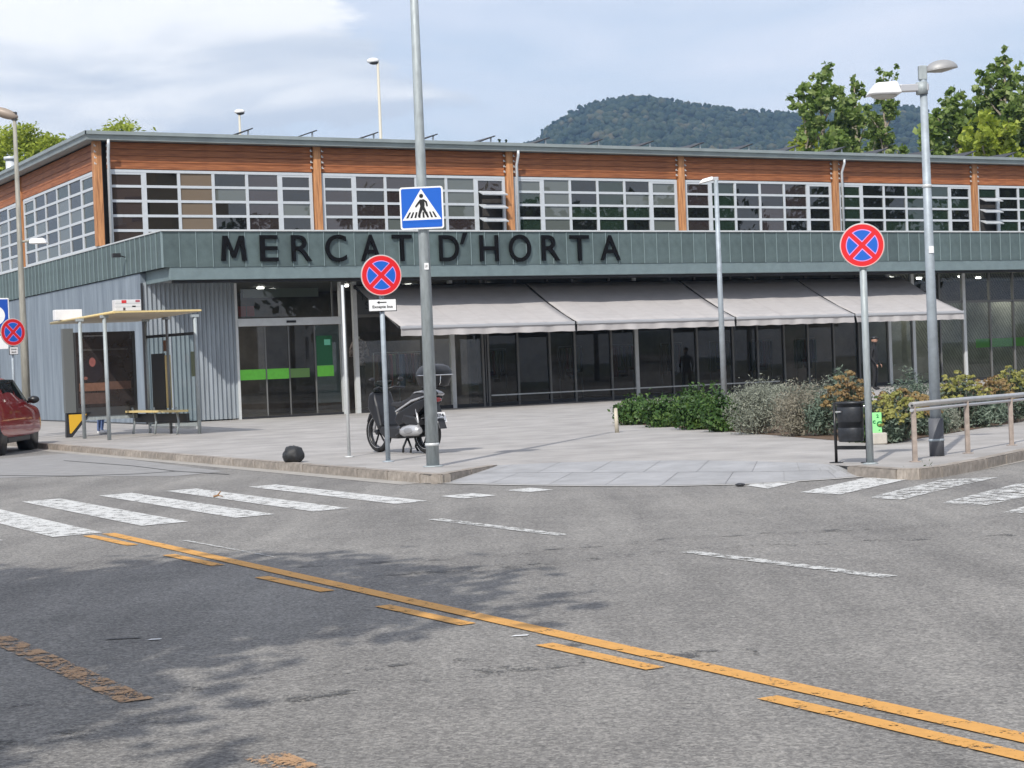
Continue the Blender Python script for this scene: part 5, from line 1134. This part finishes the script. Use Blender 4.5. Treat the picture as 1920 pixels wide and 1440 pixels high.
SH = [('green', 'leftmost low bright green shrub of the planting bed', 1195, 797, 80, 752), ('green', 'bright green shrub, second from the left in the bed', 1250, 801, 85, 750), ('green', 'bright green shrub, third from the left in the bed', 1310, 806, 90, 748), ('green', 'bright green shrub left of the grey lavender', 1362, 810, 80, 742),
    ('green', 'green shrub half hidden behind the slim lamp post foot', 1300, 793, 110, 738), ('lav', 'broad silver-grey lavender shrub left of the dry one', 1425, 815, 110, 728), ('dry', 'dry grey-brown shrub with bare twisted stems', 1500, 819, 100, 724), ('lav', 'pale silver shrub behind the dry grey shrub', 1520, 806, 120, 716),
    ('blu', 'blue-green shrub just left of the litter bin', 1548, 818, 70, 742), ('och', 'rust coloured spurge showing above the litter bin', 1600, 818, 100, 708), ('blu', 'blue-green bush behind the bin and sign post', 1590, 800, 110, 700), ('yel', 'bright yellow-green spurge right of the round sign post', 1688, 830, 115, 744), ('och', 'orange-brown spurge behind the yellow one', 1700, 812, 130, 735),
    ('blu', 'tall pale blue-green bush behind the guard rail start', 1712, 795, 90, 702), ('lav', 'small silver shrub behind the second rail post', 1768, 811, 66, 764), ('yel', 'yellow spurge mass behind the two-headed lamp', 1812, 804, 120, 708), ('och', 'ochre spurge near the right edge behind the rail', 1868, 797, 100, 712), ('yel', 'tall yellow-brown spurge at the right edge', 1910, 792, 90, 694),
    ('yel', 'yellow spurge cut by the right edge of the picture', 1975, 784, 110, 705), ('blu', 'blue-green shrub just outside the right edge beyond the rail', 2050, 778, 120, 715), ('yel', 'low yellow-green spurge just right of the marker block', 1672, 832, 60, 762), ('och', 'rusty spurge filling in before the tall lamp post', 1735, 818, 80, 748), ('blu', 'blue-green low shrub under the guard rail', 1850, 802, 90, 750), ('lav', 'silver-grey shrub cluster behind the broad lavender', 1440, 800, 110, 720), ('green', 'dark low green clump at the front corner of the bed', 1640, 829, 70, 770), ('blu', 'blue-green shrub between the marker block and the rail', 1745, 815, 80, 762)]
for a in SH: shrub(*a)
wd_ = thing('kerb_weed', 'small green weed tuft growing at the foot of the right kerb', 'weed', G(1742, 893, .0)); P_ = rng.normal(0, 1, (160, 3))*np.array([.09, .04, .05]); P_[:, 2] = abs(P_[:, 2])+.01; leaves('tuft', wd_, P_, np.tile([0, 0, 1.], (160, 1)), .03, LM['green'], 3, .9, kind='stuff')

def tree(label, x, ybase, Y, topy, wpx, lm, spindly=True, nleaf=6000, leaf=.16, low=.35, group='trees beyond the market roof', bend=0):
    p = DD(x, ybase, Y); p.z = 0; sc = FPX/Y; H_ = zat(topy, Y, x); w_ = wpx/sc/2
    o = thing('tree', label, 'tree', p, 0, group); tk = MB(); ctr = []
    nb = 24 if spindly else 22
    tk.tube([(0, 0, 0), (bend*.3, 0, H_*.4), (bend*.8, 0, H_*.75), (bend, 0, H_*.97)], [H_*.014+.06, H_*.011+.04, H_*.006+.03, .03], 10)
    for i in range(nb):
        t_ = low+(.96-low)*(i+.5)/nb; a = rng.uniform(0, 2*math.pi); reach = w_*(.35+.75*rng.random())*(1.0 if spindly else math.sin(math.pi*min(.98, (t_-low)/(1-low)*.8+.25)))
        if t_ > .9: reach *= .6
        b0 = Vector((bend*t_, 0, H_*t_*.9)); tip = b0+Vector((math.cos(a)*reach, math.sin(a)*reach, (H_*.07 if spindly else H_*.05)+rng.uniform(0, H_*.04)))
        tk.tube([b0, b0.lerp(tip, .5)+Vector((0, 0, -.1)), tip], [.07, .05, .02], 5, cap=False)
        for s_ in (.55, .8, 1.0): ctr.append(b0.lerp(tip, s_)+Vector(rng.normal(0, w_*.10, 3)))
    ctr.append(Vector((bend, 0, H_*.97)))
    tk.build('trunk', M['bark'], o)
    ctr = np.array([tuple(c) for c in ctr]); k = nleaf//len(ctr)
    sub = np.repeat(ctr, 6, 0)+rng.normal(0, 1, (len(ctr)*6, 3))*w_*.17
    P_ = np.repeat(sub, max(1, k//6), 0); P_ = P_+rng.normal(0, 1, P_.shape)*w_*.06
    leaves('crown', o, P_, np.tile([0, 0, .6], (len(P_), 1)), leaf, lm, 1.35, .8)
    return o
T_ = LM['tree']
def lime(label, x, Y, topy, wpx, n):
    p = DD(x, 300, Y); p.z = 0; H_ = zat(topy, Y, x); w_ = wpx*Y/FPX/2; o = thing('tree', label, 'tree', p, 0, 'lime trees beyond the left roof')
    c, d = clumps(70, (w_, w_, 2.1), shell=.5); c[:, 2] += H_-2.2-1.0*(np.hypot(c[:, 0], c[:, 1])/w_)**2; P_ = np.repeat(c, n//70, 0)+rng.normal(0, 1, (n//70*70, 3))*np.array([.42, .42, .20]); leaves('crown', o, P_, np.tile([0, 0, 1.], (len(P_), 1)), .15, LM['treel'], 2.2, .7)
    tk = MB().tube([(0, 0, 0), (.1, 0, H_*.5), (0, 0, H_*.72)], [.3, .22, .16], 10)
    for i in range(0, 70, 4): tk.tube([(0, 0, H_*.70), tuple(c[i]*.5+np.array([0, 0, H_*.38])), tuple(c[i])], [.10, .06, .02], 5, cap=False)
    tk.build('trunk', M['bark'], o)
tree('tall slim tree with a dense leafy top, leftmost beyond the right roof', 1545, 300, 95, 124, 125, T_, leaf=.17, low=.40, nleaf=7000)
tree('slim tree with its top just left of the two-headed lamp', 1607, 300, 98, 146, 80, T_, leaf=.15, low=.40, nleaf=5000)
tree('narrow tree whose tip stands right behind the lower lamp head', 1662, 300, 96, 122, 75, T_, leaf=.13, low=.42, nleaf=4500)
tree('short sparse tree at the left of the slim group', 1512, 300, 100, 195, 70, LM['treel'], leaf=.17, low=.45, nleaf=2600)
tree('sparse low tree between two slim trees, partly bare', 1640, 300, 104, 215, 90, T_, leaf=.12, low=.45, nleaf=2200)
tree('rounded leafy tree right of the tall double lamp', 1795, 300, 92, 172, 150, T_, leaf=.17, low=.42, nleaf=9500)
tree('tallest tree in the right corner, leaning outward', 1872, 300, 90, 100, 110, T_, leaf=.16, low=.40, nleaf=6500, bend=.5)
tree('tree cut by the right edge of the picture', 1945, 300, 90, 120, 110, T_, leaf=.16, low=.40, nleaf=7000)
tree('low bushy tree filling the gap at the far right', 1850, 300, 86, 215, 140, LM['treel'], leaf=.18, low=.5, nleaf=6000)
tree('low tree just right of the lamp pole above the roof', 1755, 300, 99, 205, 80, T_, leaf=.14, low=.45, nleaf=4000)
lime('wide lime green tree above the left roof end', 50, 105, 233, 280, 17000)
lime('small lime green tree top peeking over the roof corner', 228, 100, 219, 135, 7000)
tree('dark pointed tree at the left edge behind the lime one', 120, 330, 125, 262, 120, LM['tree'], False, 3000, .17, .5, 'lime trees beyond the left roof')
for x in (938, 950):
    p = DD(x, 300, 140); p.z = 0; H_ = zat(262, 140, x); o = thing('cypress', 'tiny dark cypress tip on the left' if x < 940 else 'tiny dark cypress tip on the right', 'tree', p); o['label'] = ('left' if x < 940 else 'right')+' of two tiny dark cypress tips above the roof left of the hill'
    c = rng.uniform(0, 1, (700, 1)); P_ = np.concatenate([rng.normal(0, .28, (700, 2))*(1.05-c), c*H_], 1); leaves('crown', o, P_, np.tile([0, 0, 1.], (700, 1)), .18, LM['dark'], 2, .8); MB().tube([(0, 0, 0), (0, 0, H_*.9)], .08, 6).build('trunk', M['bark'], o)

# ---------------------------------------------------------------- hill
sil = [(940, 290), (985, 274), (1012, 266), (1020, 250), (1035, 238), (1060, 221), (1100, 200), (1140, 186), (1190, 178), (1240, 185), (1290, 195), (1340, 203), (1400, 213), (1450, 212), (1500, 215), (1560, 207), (1620, 199), (1680, 197), (1720, 204), (1760, 224), (1850, 232), (1920, 240), (2060, 262), (2300, 300), (2600, 420), (2900, 640)]
sx = np.array([s[0] for s in sil], float); sy = np.array([s[1] for s in sil], float)
NX, NY = 620, 150
xs = np.linspace(930, 2900, NX); Vv = np.zeros((NX, NY, 3))
for i, x in enumerate(xs):
    yt = np.interp(x, sx, sy); D1 = 1500; top = DD(x, yt, D1)
    for j in range(NY):
        t_ = j/(NY-1)                       # 0 foot, then ridge at .8, then the far side
        if t_ <= .8:
            s_ = t_/.8; Yd = 520+(D1-520)*s_; zz = top.z*(s_**1.15)
        else:
            s_ = (t_-.8)/.2; Yd = D1+420*s_; zz = top.z*(1-.9*s_**1.3)
        X_ = top.x/D1*Yd
        hn = 9*noise.noise(Vector((X_*.012, Yd*.012, 0)))+3.2*noise.noise(Vector((X_*.05, Yd*.05, 5)))+1.9*abs(noise.noise(Vector((X_*.16, Yd*.16, 9))))+1.3*noise.noise(Vector((X_*.4, Yd*.4, 2)))
        k = .25 if .72 < t_ < .88 else 1
        Vv[i, j] = (X_, Yd, zz+hn*k*min(1, s_*3+.2) if t_ <= .8 else zz+hn*.3)
me = bpy.data.meshes.new('hill'); idx = np.arange(NX*NY).reshape(NX, NY)
F_ = np.stack([idx[:-1, :-1], idx[1:, :-1], idx[1:, 1:], idx[:-1, 1:]], -1).reshape(-1, 4); me.from_pydata(Vv.reshape(-1, 3).tolist(), [], F_.tolist()); me.update()
hm = bpy.data.materials.new('wooded_hillside'); hm.use_nodes = True; t = hm.node_tree; b = t.nodes['Principled BSDF']; b.inputs['Roughness'].default_value = .95; b.inputs['Specular IOR Level'].default_value = .1
c = t.nodes.new('ShaderNodeTexCoord'); n1 = t.nodes.new('ShaderNodeTexNoise'); n1.inputs['Scale'].default_value = .014; n1.inputs['Detail'].default_value = 8; n1.inputs['Roughness'].default_value = .72; t.links.new(c.outputs['Object'], n1.inputs['Vector'])
n2 = t.nodes.new('ShaderNodeTexVoronoi'); n2.inputs['Scale'].default_value = .16; t.links.new(c.outputs['Object'], n2.inputs['Vector'])
rp = t.nodes.new('ShaderNodeValToRGB'); e = rp.color_ramp.elements; e[0].position = .36; e[0].color = (.012, .028, .014, 1); e[1].position = .74; e[1].color = (.17, .13, .075, 1); x_ = e.new(.52); x_.color = (.030, .060, .022, 1); x_ = e.new(.64); x_.color = (.075, .095, .035, 1); t.links.new(n1.outputs[0], rp.inputs[0])
ml_ = t.nodes.new('ShaderNodeMix'); ml_.data_type = 'RGBA'; ml_.blend_type = 'MULTIPLY'; ml_.inputs[0].default_value = .75; t.links.new(rp.outputs[0], ml_.inputs[6]); t.links.new(n2.outputs['Color'], ml_.inputs[7])
hs = t.nodes.new('ShaderNodeHueSaturation'); hs.inputs['Saturation'].default_value = .8; hs.inputs['Value'].default_value = .7; t.links.new(ml_.outputs[2], hs.inputs['Color']); t.links.new(hs.outputs[0], b.inputs['Base Color'])
me.materials.append(hm); hill = bpy.data.objects.new('hill', me); COL.objects.link(hill); hill['kind'] = 'structure'
me.polygons.foreach_set('use_smooth', [False]*len(me.polygons))
# the wood on the hill: countless small crowns
nt_ = 27000; ii = rng.integers(0, NX-1, nt_); jj = rng.integers(25, int(NY*.84), nt_)
ridge = np.arange(0, NX-1, 1); ii = np.concatenate([ii, ridge, ridge]); jj = np.concatenate([jj, rng.integers(int(NY*.77), int(NY*.82), len(ridge)*2)])
ctr = Vv[ii, jj]+rng.normal(0, 2.0, (len(ii), 3))*np.array([1, 1, 0]); nt_ = len(ii)
ico = bpy.data.meshes.new('i'); bm = bmesh.new(); bmesh.ops.create_icosphere(bm, subdivisions=1, radius=1); bm.to_mesh(ico); iv = np.array([v.co[:] for v in bm.verts]); bm.verts.ensure_lookup_table(); ifc = np.array([[v.index for v in f.verts] for f in bm.faces]); bm.free()
rad = rng.uniform(1.7, 3.9, (nt_, 1, 1))*np.where(jj > NY*.76, .62, 1.0)[:, None, None]; V_ = ctr[:, None, :]+iv[None]*rad*np.array([1, 1, .95])*(1+rng.normal(0, .16, (nt_, len(iv), 1))); V_[:, :, 2] += rad[:, :, 0]*.35
Fc = (ifc[None]+(np.arange(nt_)*len(iv))[:, None, None]).reshape(-1)
wm_ = bpy.data.meshes.new('hill_wood'); wm_.vertices.add(nt_*len(iv)); wm_.vertices.foreach_set('co', V_.ravel()); nf = nt_*len(ifc); wm_.loops.add(nf*3); wm_.loops.foreach_set('vertex_index', Fc); wm_.polygons.add(nf); wm_.polygons.foreach_set('loop_start', np.arange(nf)*3); wm_.polygons.foreach_set('loop_total', np.full(nf, 3)); wm_.update(calc_edges=True)
wmat = leafmat('hill_wood_leaves', [(.004, .011, .011), (.011, .026, .018), (.035, .05, .028), (.12, .10, .06)], .9, 0.0)
for n_ in wmat.node_tree.nodes:
    if n_.type == 'TEX_NOISE': n_.inputs['Scale'].default_value = .02; n_.inputs['Detail'].default_value = 6
wm_.materials.append(wmat); wo = bpy.data.objects.new('hill_wood', wm_); COL.objects.link(wo); tag(wo, 'dense dark green wood covering the hill', 'wood', kind='stuff')

# ---------------------------------------------------------------- the other side of the junction (seen mirrored in the glass, casting the road shade)
def block(name, label, x0, x1, y0, y1, H_, rz, colr_, nwin, nfl):
    o = thing(name, label, 'building', (x0, y0, 0), rz, 'apartment blocks around the junction'); Lx, Ly = x1-x0, y1-y0
    wmt = mat('render_'+name, colr_, .85, 0, .4, .08); MB().box(0, Lx, 0, Ly, 0, H_).build('wall', wmt, o); MB().box(-.3, Lx+.3, -.3, Ly+.3, H_, H_+.3).build('roof', M['concrete'], o)
    wme = MB().box(0, 1.3, -.06, 0, 0, 1.6).mesh('window', mat('block_window', (.03, .035, .04), .15)); bme = MB().box(-.6, 2.4, -1.1, -.0, -.3, -.15).box(-.6, 2.4, -1.1, -1.04, -.15, .75).mesh('balcony', M['concrete'])
    for f_ in range(nfl):
        for i in range(nwin):
            wx_ = 1.2+(Lx-2.4)*i/nwin; inst('window', wme, o, (wx_, 0-.002, 1.2+f_*3.1))
            inst('window', wme, o, (wx_+1.3, Ly+.002, 1.2+f_*3.1), (0, 0, math.pi))
            if f_ and i % 2 == 0: inst('balcony', bme, o, (wx_+1.9, Ly+.0, 1.2+f_*3.1), (0, 0, math.pi))
    return o
block('apartment_block', 'tan apartment block across the junction, mirrored in the left windows', 46, 66, -18, -6, 19, R(60), (.50, .36, .22), 6, 6)
block('apartment_block', 'pale brown apartment block behind the viewpoint on the right', 30, 52, -44, -32, 18, R(35), (.38, .30, .25), 7, 5)
block('apartment_block', 'pale cream apartment block beyond the left street', -78, -66, 80, 110, 14, R(10), (.52, .48, .42), 5, 4)
block('apartment_block', 'grey apartment block at the far left behind the market', -95, -75, 40, 60, 14, R(-50), (.40, .40, .40), 6, 4)
def bigtree(label, x, y, H_, w_, lm, n=5000, leaf=.28, fl_=.30, sy_=1, sp_=.55):
    o = thing('tree', label, 'tree', (x, y, 0), 0, 'trees around the junction'); MB().tube([(0, 0, 0), (.1, 0, H_*.45), (0, .1, H_*.8)], [.22, .17, .08], 10).build('trunk', M['bark'], o)
    c, d = clumps(90, (w_, w_*sy_, H_*fl_), shell=.2); c[:, 2] += H_*.68
    P_ = np.repeat(c, n//90, 0)+rng.normal(0, sp_, (n//90*90, 3)); leaves('crown', o, P_, d.repeat(n//90, 0), leaf, lm, 1.4, .8); br = MB()
    for i in range(0, 90, 5): br.tube([(0, 0, H_*.4), tuple(c[i]*.5+np.array([0, 0, H_*.2])), tuple(c[i])], [.08, .05, .02], 5, cap=False)
    br.build('branches', M['bark'], o); return o
words = ['first', 'second', 'third', 'fourth', 'fifth', 'sixth', 'seventh', 'eighth']
for i, (x, y, H_) in enumerate(((60, 2, 15), (66, 12, 17), (72, 22, 16), (78, 33, 18), (84, 44, 17), (92, 55, 18), (63, 34, 13), (50, 14, 12))):
    bigtree(f'dark leafy street tree, {words[i]} along the right-hand street outside the view', x, y, H_, 5.2, LM['dark'], 4200, .34)
bigtree('street tree left of the viewpoint throwing the wide shade on the road', -4.7, 5.2, 9.2, 2.8, LM['tree'], 5600, .14, .17, .8, .36)
bigtree('street tree at the left behind the viewpoint throwing the near part of the shade', -6.9, 3.4, 9.0, 1.9, LM['tree'], 3200, .14, .16, .8, .30)
bigtree('street tree just left of the viewpoint throwing the nearest shade', -5.3, 2.0, 9.0, 1.9, LM['tree'], 3000, .14, .16, .8, .32)
bigtree('street tree behind the viewpoint throwing the left end of the shade', -8.0, 5.2, 9.4, 2.4, LM['tree'], 7500, .15, .18, .9, .30)

# ---------------------------------------------------------------- haze
hz = MB().box(-2500, 2700, -700, 2600, -1.5, 330).build('haze', mat('x', (1, 1, 1)), normals=True)
hv = bpy.data.materials.new('haze_air'); hv.use_nodes = True; t = hv.node_tree; t.nodes.clear(); o = t.nodes.new('ShaderNodeOutputMaterial'); v = t.nodes.new('ShaderNodeVolumePrincipled'); v.inputs['Color'].default_value = (.42, .66, 1, 1); v.inputs['Density'].default_value = .00022; v.inputs['Anisotropy'].default_value = .2
t.links.new(v.outputs[0], o.inputs['Volume']); hz.data.materials.clear(); hz.data.materials.append(hv); tag(hz, kind='stuff')
